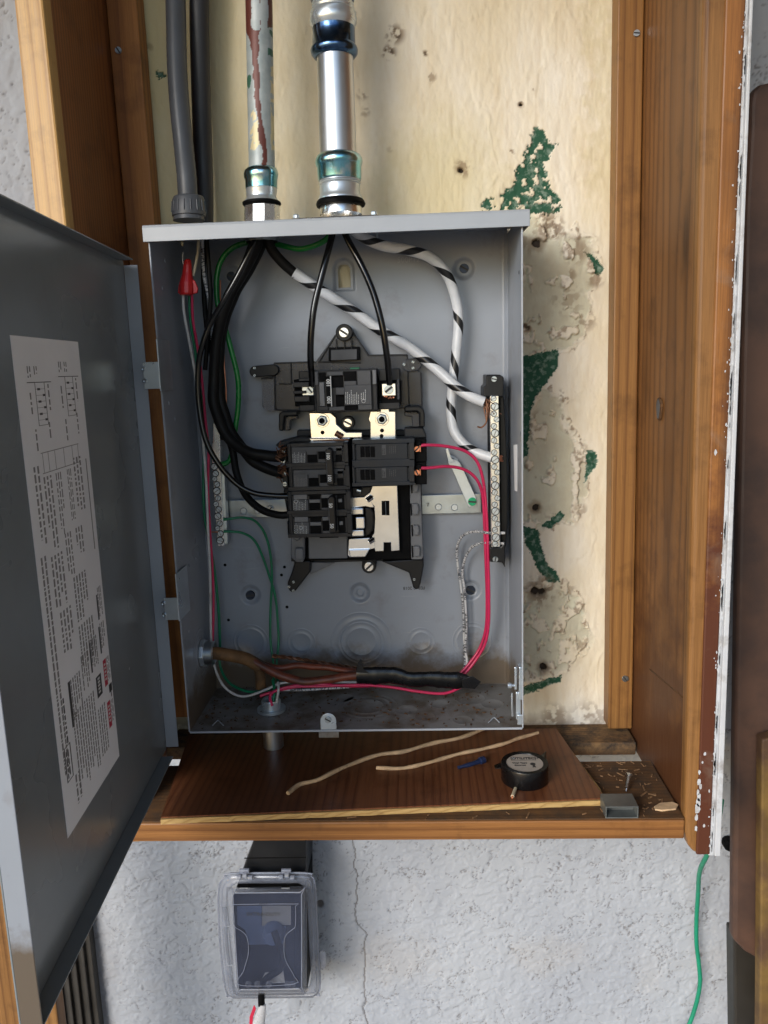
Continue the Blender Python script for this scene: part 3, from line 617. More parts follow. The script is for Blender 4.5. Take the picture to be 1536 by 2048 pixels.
# back sheet with pressed dimples, keyhole and drilled holes
X, Z = mesh_grid(0, BW, 0, .5335, .001); px, py = project(X, 0., Z)
dim = [(463, 553, 1), (928, 537, 1), (501, 1190, 1), (941, 1180, 1), (720, 1186, 1)]
h = np.zeros(X.shape); keep = np.ones(X.shape, bool)
for (sx, sy, k) in dim:
    P = atY(sx, sy, 0); d = np.hypot(X-P[0], Z-P[2]); h = h-.0035*(1-sstep(.0075, .0135, d))
    if (sx, sy) != (720, 1186): keep &= d > .0042
    else: h = h+.0012*(1-sstep(.0040, .0050, d))
P = atY(688, 553, 0)
din = np.hypot((X-P[0]), np.maximum(0, np.abs(Z-P[2]+.004)-.012)); h = h-.003*(1-sstep(.0085, .0135, din))*(Z > P[2]-.0155)
kh = (np.hypot(X-P[0], np.maximum(0, np.abs(Z-P[2]+.003)-.010)) < .0062) & (Z > P[2]-.0115); keep &= ~kh
h = h+.0005*(fbm(X*9, Z*9, 3)-.5)
h = h+.0045*(1-sstep(0, .006, X))**2+.0045*(1-sstep(0, .006, BW-X))**2
col = np.zeros(X.shape+(4,))
bk = grid_mesh('back_sheet', [(X, -h, Z, col, keep)], 'steel', box)
sh = G(); t_ = .0014
g = G(); g.box(-t_, 0, -BD, .002, 0, BH+.002); mk('left_wall', g, 'steel', box, .0004)
g = G(); g.box(BW, BW+t_, -BD, .002, 0, BH+.002); mk('right_wall', g, 'steel', box, .0004)
g = G(); g.box(-t_, BW+t_, -BD+.0005, .002, -t_, 0); mk('bottom_wall', g, 'floor_steel', box, .0004)
g = G(); g.box(-.0003, BW+.0003, -BD-.0015, -BD+.0003, -.0016, .0006); g.box(-.0016, -.0002, -BD-.0012, -BD-.0002, 0, BH-.01); g.box(BW+.0002, BW+.0016, -BD-.0012, -BD-.0002, 0, BH-.01)
mk('rim', g, 'steel_lite', box, .0003)
# rain hood: top sheet sloping a little, front lip and side returns
hz0a, hz1a = atY(285, 487, -.127)[2], atY(285, 453, -.127)[2]; hz0b, hz1b = atY(1059, 444, -.127)[2], atY(1061, 411, -.127)[2]
hz0, hz1 = .5145, .5305; hx0, hx1 = atY(285, 470, -.127)[0], atY(1060, 430, -.127)[0]
g = G(); sec = [(-.127, hz0), (-.127, hz1-.003), (-.1262, hz1-.0008), (-.1240, hz1), (0., hz1+.004), (0., hz1+.0025), (-.1235, hz1-.0016), (-.1256, hz1-.0035), (-.1256, hz0)]
g.prism([(hx0, y, z) for y, z in sec], [(hx1, y, z) for y, z in sec])
mk('rain_hood', g, 'steel_lite', box, .0004)
for xa, xb in ((hx0, hx0+.0014), (hx1-.0014, hx1)):
    g = G(); g.prism([(xa, -.1255, hz0+.001), (xa, -.1255, hz1-.0018), (xa, 0, hz1+.0022), (xa, 0, hz1-.012)], [(xb, -.1255, hz0+.001), (xb, -.1255, hz1-.0018), (xb, 0, hz1+.0022), (xb, 0, hz1-.012)]); mk('hood_return', g, 'steel_lite', box)
# concentric knockouts, pressed rings
def knockout(P, ax, radii, dz=.00055, mat='steel', tabs=True, name='knockout'):
    prof = [(0, radii[0])]; hgt = 0
    for i, r in enumerate(radii):
        prof += [(hgt, r), (hgt+dz, r-.0007), (hgt+dz, r-.0014), (hgt+dz*.5, r-.0019)]; hgt += dz*.35
    prof.append((hgt+dz*.2, .0005)); prof = [(max(0, a-.0003), b) for a, b in prof]
    g = G(); g.lathe(P, ax, prof, 56, False)
    o = mk(name, g, mat, box, smooth=True)
    return o
for (sx, sy, rr) in ((502, 1283, (36, 28)), (603, 1284, (29, 20)), (723, 1283, (62, 48, 42, 30)), (842, 1282, (29, 20)), (944, 1282, (40, 32))):
    m = mpp(sx, sy, 0); knockout(atY(sx, sy, -.0001), (0, -1, 0), [r*m for r in rr])
m = .0117
for (sx, sy, rr) in ((735, 1413, (.036, .029, .020)), (620, 1398, (.012,)), (590, 1430, (.011,)), (850, 1433, (.0125,)), (880, 1408, (.0125,)), (940, 1397, (.0185,)), (985, 1408, (.014,)), (812, 1420, (.014,)), (455, 1440, (.012,)), (480, 1405, (.012,)), (925, 1440, (.012,)), (690, 1396, (.012,))):
    P = atZ(sx, sy, .0001); knockout(P, (0, 0, 1), rr, .0005, 'floor_steel')
P = atX(402, 1306, .0001); knockout((.0001, P[1], P[2]), (1, 0, 0), (.030, .025, .019), .0006)
# small drilled holes
for (sx, sy) in ((450, 1130), (569, 1134), (457, 1240), (574, 1214), (563, 1150)):
    g = G(); g.lathe(atY(sx, sy, -.0003), (0, -1, 0), [(0, 3.1*mpp(sx, sy, 0)), (.0002, 3.0*mpp(sx, sy, 0))], 16); mk('drill_hole', g, 'matte_black', box)
# mounting screws seen in the dimples
for (sx, sy) in ((463, 553), (928, 537), (501, 1190), (941, 1180)):
    screw(sx, sy, .0045, 9.5, 'blue_screw', box)
for (sx, sy) in ((330, 521), (338, 806), (325, 577), (378, 1262), (350, 838), (358, 1108)):  # pressed dents on the left wall
    P = atX(sx, sy, 0.0); g = G(); g.lathe((0.0001, P[1], P[2]), (1, 0, 0), [(0, .0024), (.0006, .0019), (.0008, .0005)], 14); mk('dent', g, 'steel', box, smooth=True)
P = atX(1038, 545, BW-.0001); g = G(); g.lathe(P, (-1, 0, 0), [(0, .0019), (.0002, .0018)], 16); mk('hole', g, 'matte_black', box)
# embossed number and ink date on the back sheet, barcode sticker on the right wall
ptext('embossed_number', '500P12', 817, 520, -.0002, 11, 'steel_lite', box, .01)
ptext('date_stamp', 'FEB  2 2018', 828, 1176, -.0002, 6.5, 'ink', box, math.pi, bold=.00005)
A = [atX(x, y, BW-.0003) for x, y in ((1027, 890), (1034, 889), (1034, 983), (1029, 981))]; g = G(); g.prism([tuple(p) for p in A], [(p[0]+.0002, p[1], p[2]) for p in A]); mk('wall_sticker', g, 'paper', box)
# front tab with screw at the bottom edge, pressed arrow marks
g = G(); P = atY(657, 1455, -.1215); r = 16*mpp(657, 1440, -.12); zc = atY(657, 1441, -.12)[2]
pts = [(P[0]-r, 0.0006)]+[(P[0]+r*math.cos(a), zc+r*math.sin(a)) for a in [math.pi*(1-k/10) for k in range(11)]]+[(P[0]+r, .0006)]
g.prism([(x, -.1212, z) for x, z in pts], [(x, -.1198, z) for x, z in pts]); g.box(P[0]-r, P[0]+r, -.1206, -.110, .0008, .0018)
tb = mk('front_tab', g, 'zinc', box, .0004); screw(656, 1439, -.1213, 7, 'zinc_dull', box)
g = G(); g.box(P[0]-r*1.25, P[0]+r*1.25, -.1225, -.1216, -.008, -.0018); mk('tab_foot', g, 'floor_steel', box)
for (ax_, ay) in ((436, 1447), (988, 1441)):
    p = [atZ(ax_-11, ay+4, .0012), atZ(ax_-2, ay-5, .0028), atZ(ax_+2, ay-5, .0028), atZ(ax_+11, ay+4, .0012)]; tube('arrow_mark', p, .0006, 'steel_lite', box, 6)
# latch hardware at the lower right edge
lx = BW+.0010
g = G()
for (x0, y0, x1, y1, Y, th) in ((1029, 1335, 1034, 1380, -.1215, .003), (1038, 1335, 1045, 1400, -.1215, .012), (1032, 1385, 1042, 1440, -.118, .004), (1035, 1430, 1045, 1450, -.122, .003)): rect(g, x0, y0, x1, y1, Y, th)
mk('latch_bracket', g, 'zinc', box, .0007)
tube('latch_rod', W([(1024, 1386, -.119), (1024, 1410, -.119), (1025, 1432, -.118)]), .0011, 'zinc', box, 8); g = G(); P = atY(1021, 1371, -.1195); g.lathe(P, (1, 0, 0), [(-.003, .003), (.001, .003), (.0012, .0016), (.006, .0016)], 12); mk('latch_screw', g, 'zinc', box, .0003)
# dirt and scraps lying in the bottom
cr = G()
for i in range(260):
    x, y = random.uniform(.004, .358), -random.betavariate(1.3, 1.1)*.116; r = random.uniform(.0003, .0013); a = random.uniform(0, 6.28); c, s = math.cos(a)*r*2, math.sin(a)*r*2
    cr.prism([(x+c, y+s, .0009), (x-s*.4, y+c*.4, .0014), (x-c, y-s, .0010), (x+s*.4, y-c*.4, .0008)], [(x+c, y+s, .0001), (x-s*.4, y+c*.4, .0001), (x-c, y-s, .0001), (x+s*.4, y-c*.4, .0001)])
o = mk('dirt_specks', cr, 'wood_dirty'); o['kind'] = 'stuff'; o['label'] = 'dirt specks lying on the floor of the panel box'

# ================================================================== DOOR
H2 = np.array([-.016, -.125]); F2 = np.array([.0106, -.494]); DL = float(np.linalg.norm(F2-H2)); U = (F2-H2)/DL; NN = np.array([-U[1], U[0]])
if NN[0] < 0: NN = -NN
FD = .0135
dz0, dz1 = -.0225, .499
door = thing('panel_door', 'open grey steel panel door swung out at the left, with an instruction label', 'panel door', (float(H2[0]), float(H2[1]), dz0))
def dp(s, n, z): q = H2+U*s+NN*n; return (q[0], q[1], z)      # n: 0 = flange tips, -FD = skin
def dbox(g, s0, s1, n0, n1, z0, z1):
    return g.add([dp(s0, n0, z0), dp(s1, n0, z0), dp(s1, n1, z0), dp(s0, n1, z0), dp(s0, n0, z1), dp(s1, n0, z1), dp(s1, n1, z1), dp(s0, n1, z1)],
                 [(0, 3, 2, 1), (4, 5, 6, 7), (0, 1, 5, 4), (1, 2, 6, 5), (2, 3, 7, 6), (3, 0, 4, 7)])
g = G(); dbox(g, -.010, DL, -FD-.0013, -FD, dz0, dz1); mk('door_skin', g, 'door', door, .0004)
g = G(); dbox(g, -.0112, -.010, -FD, .0, dz0+.002, dz1-.004); mk('hinge_flange', g, 'steel_lite', door, .0004)
g = G(); dbox(g, DL-.0013, DL, -FD, 0, dz0, dz1); mk('free_flange', g, 'steel', door, .0005)
g = G(); dbox(g, .004, DL-.0015, -FD, 0, dz1-.0013, dz1); mk('top_flange', g, 'door', door, .0004)
g = G(); dbox(g, .010, DL-.0015, -FD, -.001, dz0, dz0+.0013); mk('bottom_flange', g, 'door', door, .0004)
def door_at(px, py, n=-FD):
    d = ray(px, py); A = H2+NN*n; nn = np.array([NN[0], NN[1], 0]); t = float((np.array([A[0], A[1], 0])-CAM)@nn/(d@nn)); P = CAM+t*d
    return float((P[:2]-A)@U), float(P[2])
# hinges
for (ya, yb, sa, sb, va, vb) in ((724, 778, 286, 318, 678, 782), (1196, 1240, 328, 356, 1146, 1240)):
    zb_, zt_ = atY(300, yb, -.135)[2], atY(300, ya, -.135)[2]
    hx_a, hx_b = atY(sa, ya, -.1345)[0], atY(sb, ya, -.1345)[0]
    g = G(); g.box(hx_a, hx_b, -.1365, -.1352, zb_, zt_); z2a = atY(sb, vb, -.13)[2]; z2b = atY(sb, va, -.13)[2]
    g.box(hx_b-.0013, hx_b, -.1350, -.095, z2a, z2b); mk('hinge', g, 'zinc', door, .0004)
for (rx, ry) in ((287, 738), (290, 762), (327, 1207), (329, 1230)):
    g = G(); P = atY(rx, ry, -.1366); r = 5*mpp(rx, ry, -.135); g.lathe(P, (0, -1, 0), [(0, r), (.0008, r*.95), (.0014, r*.6), (.0010, r*.35), (.0009, .0001)], 18); mk('rivet', g, 'zinc_dull', door, smooth=True)
# door latch slot at the lower edge
s0, z0_ = door_at(146, 1912)
g = G(); dbox(g, s0-.008, s0+.010, -FD+.0002, -FD+.0010, z0_-.006, z0_+.006); mk('latch_slot', g, 'matte_black', door)
g = G(); dbox(g, s0-.009, s0+.006, -FD+.0002, -FD+.0045, z0_+.006, z0_+.0072); mk('latch_lip', g, 'steel_lite', door)
# label
c1, c2, c3, c4 = door_at(5, 687), door_at(145, 668), door_at(243, 1490), door_at(148, 1672)
ls0, ls1 = (c2[0]+c3[0])/2, (c1[0]+c4[0])/2; lz1, lz0 = (c1[1]+c2[1])/2, (c3[1]+c4[1])/2
g = G(); dbox(g, ls0, ls1, -FD+.0001, -FD+.0004, lz0, lz1); lab = mk('instruction_label', g, 'paper', door)
LW, LH = ls1-ls0, lz1-lz0
ink = {k: G() for k in ('ink', 'ink_grey', 'ink_red', 'ink_white')}
def mark(k, u0, u1, v0, v1, lvl=0):          # u: 0 near the free edge .. 1 near the hinge; v: 0 top .. 1 bottom
    dbox(ink[k], ls1-u1*LW, ls1-u0*LW, -FD+.0004, -FD+.00046+lvl*.00005, lz1-v1*LH, lz1-v0*LH)
def textblock(u0, u1, v0, v1, lines, k='ink_grey', dens=.8):   # print runs down the door, lines side by side
    for i in range(lines):
        a = u0+(u1-u0)*i/lines; b = a+(u1-u0)/lines*.46; v = v0
        end = v1-(random.random()**3)*(v1-v0)*.4
        while v < end:
            l = random.uniform(.004, .018); mark(k, a, b, v, min(v+l, end)); v += l+.0035/dens
def frame(u0, u1, v0, v1, k='ink_grey', wu=.012, wv=.0018):
    mark(k, u0, u0+wu, v0, v1); mark(k, u1-wu, u1, v0, v1); mark(k, u0+wu, u1-wu, v0, v0+wv); mark(k, u0+wu, u1-wu, v1-wv, v1)
# two wiring diagrams
for uo, vo in ((.14, .055), (.60, .045)):
    mark('ink', uo, uo+.34, vo+.030, vo+.0315); frame(uo+.10, uo+.24, vo+.03, vo+.115, wu=.008, wv=.0012)
    for k in range(6):
        v = vo+.042+k*.012; mark('ink', uo+.13+.07*(k % 2), uo+.17+.07*(k % 2), v, v+.0042); mark('ink_grey', uo+.10, uo+.24, v+.0015, v+.0022)
    for q in (0, .09): textblock(uo+.02+q, uo+.08+q, vo, vo+.022, 2)
    textblock(uo+.02, uo+.06, vo+.05, vo+.10, 1); textblock(uo+.28, uo+.32, vo+.035, vo+.09, 1); textblock(uo+.04, uo+.08, vo+.12, vo+.165, 1); textblock(uo+.24, uo+.28, vo+.11, vo+.16, 1)
mark('ink_grey', .22, .82, .222, .2235); mark('ink_grey', .22, .82, .262, .2635)
for q in (.24, .32, .42, .56, .70, .80): mark('ink_grey', q, q+.006, .224, .262)
textblock(.10, .20, .245, .40, 2); textblock(.22, .36, .27, .42, 3); textblock(.40, .50, .27, .40, 3); textblock(.58, .66, .27, .38, 3); textblock(.70, .86, .25, .37, 3)
textblock(.06, .16, .42, .88, 2, dens=1.4); textblock(.20, .40, .43, .54, 4); textblock(.44, .56, .40, .50, 3); textblock(.62, .76, .40, .46, 3); mark('ink_grey', .92, .935, .26, .47)
textblock(.24, .44, .55, .64, 4); textblock(.50, .74, .50, .60, 5, dens=1.3); textblock(.50, .78, .61, .70, 6, dens=1.5)
mark('ink', .86, .885, .575, .635); textblock(.89, .97, .56, .63, 3, dens=1.5)
textblock(.14, .18, .72, .82, 1, 'ink'); mark('ink', .24, .275, .70, .80); textblock(.28, .46, .70, .79, 5, dens=1.4); textblock(.48, .62, .675, .755, 4, dens=1.4)
mark('ink', .64, .665, .665, .735); textblock(.67, .80, .66, .73, 4, dens=1.5); mark('ink', .84, .865, .65, .715); textblock(.87, .97, .645, .705, 3, dens=1.5)
frame(.08, .18, .82, .895, 'ink'); textblock(.10, .16, .83, .89, 2, 'ink')
mark('ink', .70, .80, .755, .805); mark('ink_red', .86, .92, .735, .80); mark('ink_red', .86, .92, .84, .905); mark('ink', .93, .99, .805, .825); mark('ink', .955, .97, .825, .838)
textblock(.93, .99, .735, .795, 3); textblock(.93, .99, .845, .90, 3); textblock(.26, .66, .775, .955, 10, dens=1.6); textblock(.68, .84, .83, .945, 4, dens=1.6); textblock(.20, .30, .90, .965, 2)
for i in range(5): mark('ink_white', .73, .77, .760+i*.008, .765+i*.008, 1); mark('ink_white', .875, .905, .745+i*.009, .750+i*.009, 1); mark('ink_white', .875, .905, .85+i*.009, .855+i*.009, 1)
for k, g in ink.items(): o = mk('printed_text' if k != 'ink_red' else 'warning_band', g, k, lab)

# ================================================================== WOOD CABINET DOOR EDGE seen beyond the panel door, brown sheet and things at the right
# orange wooden edge left of the open panel door
g = G(); A = [atY(0, 1750, -.17), atY(38, 2060, -.17)]
g = G(); q0, q1 = atY(-60, 1500, -.18), atY(-60, 2100, -.18)
xr = atY(116, 2040, -.186)[0]
g.prism([(xr-.08, -.186, -.100), (xr, -.186, -.100), (xr, -.186, -1.3), (xr-.08, -.186, -1.3)], [(xr-.08, -.168, -.100), (xr, -.168, -.100), (xr, -.168, -1.3), (xr-.08, -.168, -1.3)])
tag(mk('wooden_batten', g, 'wood_trim', None, .002), 'varnished wooden batten behind the lower left of the open steel door', 'batten')

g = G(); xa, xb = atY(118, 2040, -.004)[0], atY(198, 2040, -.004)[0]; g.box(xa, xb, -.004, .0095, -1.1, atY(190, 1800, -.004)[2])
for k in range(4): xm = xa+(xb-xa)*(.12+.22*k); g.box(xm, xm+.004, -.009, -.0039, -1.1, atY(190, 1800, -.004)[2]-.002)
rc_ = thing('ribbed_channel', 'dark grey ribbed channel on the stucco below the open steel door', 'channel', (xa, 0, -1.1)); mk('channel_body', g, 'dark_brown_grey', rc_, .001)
bb = thing('brown_sheet', 'tall dull brown sheet with rounded top corner leaning at the right edge', 'sheet', (.60, -.11, -.2))
YB = -.10; e = [atY(x, y, YB) for x, y in ((1540, 163), (1520, 168), (1506, 180), (1500, 205), (1499, 260), (1490, 420), (1478, 1000), (1470, 1500), (1466, 1880), (1490, 1905), (1520, 1922), (1545, 1930))]
pts = [(p[0], p[2]) for p in e]+[(e[-1][0]+.055, e[-1][2]), (e[0][0]+.055, e[0][2]-.004)]
pts[0] = (pts[0][0], pts[0][1])
g = G(); g.prism([(x, YB, z) for x, z in pts], [(x, YB+.016, z) for x, z in pts]); mk('sheet_body', g, 'brown_board', bb, .005, seg=3)
g = G(); A = [atY(x, y, -.085) for x, y in ((1467, 1870), (1470, 2120), (1530, 2120), (1528, 1880))]; g.prism([tuple(p) for p in A], [(p[0], -.06, p[2]) for p in A])
tag(mk('green_post', g, 'dark_green', None, .003), 'near-black post below the brown sheet at the right edge', 'post')
g = G(); A = [atY(x, y, -.118) for x, y in ((1524, 1480), (1519, 2100), (1560, 2100), (1560, 1470))]; g.prism([tuple(p) for p in A], [(p[0], -.1025, p[2]) for p in A])
tag(mk('rusty_bar', g, 'yellow_rust', None, .002), 'rusty yellow bar in front of the brown sheet at the lower right', 'bar')
for (x0, y0, x1, y1, lb) in ((1445, 1667, 1462, 1693, 'black plastic clip on the stucco beside the foot of the white trim'), (1459, 1939, 1472, 1955, 'small black clip on the stucco, lower of two beside the green post')):
    g = G(); P = atY((x0+x1)/2, (y0+y1)/2, .011); r = (y1-y0)/2*mpp(x0, y0, .01)
    g.lathe(P, (0, -1, 0), [(0, r*.8), (.004, r), (.012, r), (.015, r*.8)], 10)
    tag(mk('wall_clip', g, 'matte_black', None, .0006), lb, 'clip', 'black clips on the stucco at the right')
gc = tube('green_cable', W([(1444, 1600, -.03), (1436, 1650, -.06), (1424, 1690, -.10), (1411, 1716, -.09), (1399, 1745, -.05), (1396, 1790, -.02), (1393, 1840, -.008), (1393, 1885, -.006), (1398, 1930, -.006), (1400, 1965, -.006), (1393, 2005, -.006), (1378, 2050, -.006), (1355, 2100, -.006), (1350, 2300, -.006), (1365, 2700, -.006)]), .0027, 'cord_green', None, 12)
tag(gc, 'green cord hanging down the stucco under the right-hand post', 'cord')

# ================================================================== CONDUITS ABOVE THE BOX
YP = -.062
c = thing('grey_flexible_conduit', 'grey flexible plastic conduit entering the box at the far left', 'conduit', tuple(atY(378, 440, YP)), 'conduits entering the top of the panel')
tube('flex_tube', W([(344, -560, -.032), (348, -160, -.035), (350, -40, -.04), (352, 40, -.045), (354, 130, -.05), (359, 210, -.054), (367, 290, -.058), (373, 350, YP), (376, 400, YP)]), 19.5*mpp(360, 200, -.05), 'grey_pvc', c, 24, .004, rfun=lambda t: 1+.012*math.sin(t*330))
g = G(); vlathe(g, [(376, 392, 24), (377, 394, 29), (377, 400, 31.5), (378, 425, 33.5), (378, 432, 33), (378, 433, 30), (378, 441, 31)], YP, 32); o = mk('compression_nut', g, 'grey_pvc', c, smooth=True)
g = G()
for k in range(16):
    a = 2*math.pi*k/16; P = atY(378, 425, YP); Q = atY(377, 404, YP); r = 34*mpp(378, 425, YP); r2 = 32*mpp(378, 404, YP)
    tube_pts = [(P[0]+r*math.cos(a), P[1]+r*math.sin(a), P[2]), (Q[0]+r2*math.cos(a), Q[1]+r2*math.sin(a), Q[2])]
    g.lathe(tube_pts[0], Vector(tube_pts[1])-Vector(tube_pts[0]), [(0, .0007), ((Vector(tube_pts[1])-Vector(tube_pts[0])).length, .0007)], 6)
mk('grip_rib', g, 'grey_pvc', c)
P = atY(352, 190, -.05)
for k, s in enumerate(('LIQUID-TIGHT', )): pass
c = thing('dark_plastic_conduit', 'darker plastic conduit behind the grey flexible one', 'conduit', tuple(atY(407, 440, -.03)), 'conduits entering the top of the panel')
tube('conduit_tube', W([(390, -560, -.024), (398, -160, -.024), (399, 60, -.024), (404, 250, -.024), (408, 380, -.026), (408, 450, -.028)]), 19*mpp(400, 200, -.024), 'dark_pvc', c, 24, .01)
# old painted metal conduit
c = thing('old_painted_conduit', 'weathered conduit with peeling dark red paint, second from the right', 'conduit', tuple(atY(524, 440, YP)), 'conduits entering the top of the panel')
A0, A1 = atY(524, 350, YP), atY(507, -620, YP); r = 26.3*mpp(522, 200, YP); nu, nl = 96, 620
TH, T = np.meshgrid(np.linspace(0, 2*np.pi, nu+1), np.linspace(0, 1, nl)); ax_ = A1-A0
Xp = A0[0]+ax_[0]*T+r*np.cos(TH); Yp = A0[1]+ax_[1]*T+r*np.sin(TH); Zp = A0[2]+ax_[2]*T; ppx, ppy = project(Xp, Yp, Zp)
nn = fbm(Xp*180, Zp*120, 4)-.5; sx_ = ppx-np.interp(ppy, [-200, 0, 70, 100, 200, 260, 300, 340], [506, 506, 506, 510, 515, 522, 528, 530])+nn*8
wd = np.interp(ppy, [-200, 0, 60, 72, 120, 200, 300, 340], [14, 15, 16, 9, 6.5, 4.5, 5, 4.5]); front = Yp < A0[1]+.3*r
red = (np.abs(sx_) < wd)*front*(1-(np.hypot((ppx-512)/14, (ppy-30)/46) < .75+nn)*(ppy < 60)*(ppx > 502)*1.)
red = np.maximum(red, (np.abs(ppx-541+nn*6) < 5)*(ppy < 55)*front)
cre = ((np.hypot((ppx-511)/11, (ppy-262)/32) < 1+nn*2) | ((ppx > 541+nn*6) & (ppy > 130) & (ppy < 300) & (nn > -.05)))*1.*(1-red)
grn = ((np.hypot((ppx-497)/5, (ppy-165)/14) < 1+nn)*1.)*(1-red)
grn = np.maximum(grn, ((ppx > 536) & (ppy < 130) & (ppy > 50) & (nn > .08))*1.)
C = np.stack([red, cre, grn, np.zeros_like(red)], -1)
grid_mesh('painted_pipe', [(Xp, Yp, Zp, C, None)], 'old_pipe', c)
def fitting(parent, prof, mat, name, n=36): g = G(); vlathe(g, prof, YP, n, False); return mk(name, g, mat, parent, smooth=True)
fitting(c, [(523, 336, 26), (523, 338, 30), (522, 342, 33), (522, 349, 34.5), (522, 356, 33.5), (522.5, 360, 32), (523, 378, 31.5)], 'teal_zinc', 'compression_nut', 8 and 40)
fitting(c, [(523, 378, 31.5), (523, 380, 30.5), (523, 384, 31), (523, 386, 30), (523, 390, 30.5), (523, 393, 29.5), (523, 397, 30.5), (523, 402, 33.5), (523, 406, 34)], 'zinc', 'threaded_body')
fitting(c, [(523, 403, 34), (523, 405, 38), (524, 409, 38.5), (524, 412, 36), (524, 413, 30)], 'matte_black', 'rubber_gasket')
g = G(); vlathe(g, [(524, 411, 34.5), (524, 414, 36), (524, 440, 36), (524, 448, 36)], YP, 10, False); mk('hex_hub', g, 'alu', c)
g = G(); vlathe(g, [(524, 452, 38), (524, 470, 38), (524, 471, 34), (524, 484, 33)], YP, 14, False); mk('locknut', g, 'zinc_dull', c)
# new shiny conduit
c = thing('shiny_steel_conduit', 'thick shiny steel conduit with teal and blue couplings, right of the others', 'conduit', tuple(atY(680, 430, YP)), 'conduits entering the top of the panel')
fitting(c, [(650, -600, 37), (663, -140, 37), (668, 30, 37), (669.5, 110, 36.5), (673, 200, 36.8), (676.5, 320, 36.8)], 'galv', 'steel_tube', 48)
fitting(c, [(677, 309, 38), (677.5, 312, 43), (678, 318, 46.5), (678, 325, 47.5), (678, 331, 46), (678.5, 334, 44), (679, 358, 43.5), (679.5, 362, 42)], 'teal_zinc', 'compression_nut', 48)
fitting(c, [(679.5, 360, 41), (679.5, 364, 41.5), (679.5, 366, 40), (680, 369, 41.5), (680, 371, 40), (680, 378, 41), (680.5, 388, 40.5), (681, 394, 43), (681, 400, 45), (681, 404, 44)], 'zinc', 'threaded_body', 48)
fitting(c, [(681, 399, 44), (681, 403, 47.5), (681.5, 409, 49.5), (681.5, 413, 48), (682, 414, 42)], 'matte_black', 'rubber_gasket', 40)
fitting(c, [(682, 411, 41), (682, 413, 42), (682, 430, 42)], 'alu', 'hub_collar', 40)
fitting(c, [(669, 116, 37), (669, 114, 42), (669, 108, 46.5), (668.5, 101, 47.5), (668.3, 96, 46), (668, 92, 43), (667.6, 62, 42.5), (667, 58, 43)], 'blue_zinc', 'coupling_nut', 48)
fitting(c, [(667, 58, 42), (667, 50, 46), (666.5, 42, 48), (666, 34, 46.5), (666, 27, 46.5), (665.5, 22, 42.5), (665.5, 18, 43.5), (665.5, 15, 41.5), (665.5, 9, 42.5), (665, 6, 41)], 'zinc', 'coupling_body', 14)
fitting(c, [(665, 6, 41), (665, 0, 44), (664.5, -20, 44), (664, -40, 46), (664, -55, 37)], 'blue_zinc', 'coupling_nut', 48)
hb = thing('hub_plate', 'flat metal hub plate under the thick shiny conduit, held by two screws', 'hub plate', tuple(atY(672, 432, YP)))
g = G(); P0, P1 = atY(584, 428, -.10), atY(757, 422, -.10); zz = hz1+.0045; g.box(P0[0], P1[0], -.105, -.03, hz1+.0005, zz); mk('plate', g, 'alu', hb, .001)
for (sx, sy) in ((592, 421), (748, 414)):
    P = atY(sx, sy, -.095); g = G(); g.lathe((P[0], -.095, zz), (0, 0, 1), [(0, .0045), (.0008, .0045), (.001, .0033), (.0042, .0033), (.0050, .0026)], 12); mk('bolt', g, 'zinc', hb, .0003)
tube('bolt_shank', W([(754, 440, -.045), (754, 455, -.045), (754.5, 476, -.045)]), .0013, 'zinc', hb, 8)
# conduit stub under the box and connector inside it
c = thing('conduit_stub', 'short steel conduit stub under the left of the box bottom', 'conduit', tuple(atY(543, 1500, -.07)))
P = atZ(543, 1418, .002)
g = G(); g.lathe((P[0], P[1], -.044), (0, 0, 1), [(0, .0118), (.0415, .0118)], 28, False); mk('stub_tube', g, 'galv', c, smooth=True)
g = G(); pf = [(0, .0165), (.003, .0165), (.003, .0105)]
for k in range(5): pf += [(.0035+k*.0018, .0105), (.0042+k*.0018, .0114), (.0050+k*.0018, .0105)]
pf += [(.0135, .0100), (.0130, .0088)]; g.lathe((P[0], P[1], .0006), (0, 0, 1), pf, 28, False); mk('threaded_bushing', g, 'zinc', c, smooth=True)
STUB = P

# ================================================================== BUS INTERIOR
def z5(pts): return [(480+x/3.84, 640+y/3.84) for x, y in pts]
def z6(pts): return [(540+x*.22135, 860+y*.22135) for x, y in pts]
def z7(pts): return [(840+x*.2343, 700+y*.2343) for x, y in pts]
bus = thing('breaker_mount', 'black and smoky plastic mount with silver bus bars behind the breakers', 'breaker mount', tuple(atY(700, 930, 0)))
YT = -.014
plate('tray', z5([(262, 330), (578, 322), (738, 100), (860, 85), (985, 270), (1290, 265), (1298, 350), (1390, 400), (1400, 670), (1100, 690), (270, 695)]), YT, .004, 'tray', bus, .001)
plate('tray_film', z5([(168, 450), (262, 440), (268, 690), (250, 703), (200, 700), (172, 665)]), -.010, .0012, 'film', bus)
def pbar(name, pts, Y, w_, mat): o = tube(name, [atY(x, y, Y) for x, y in pts], w_, mat, bus, 6); return o
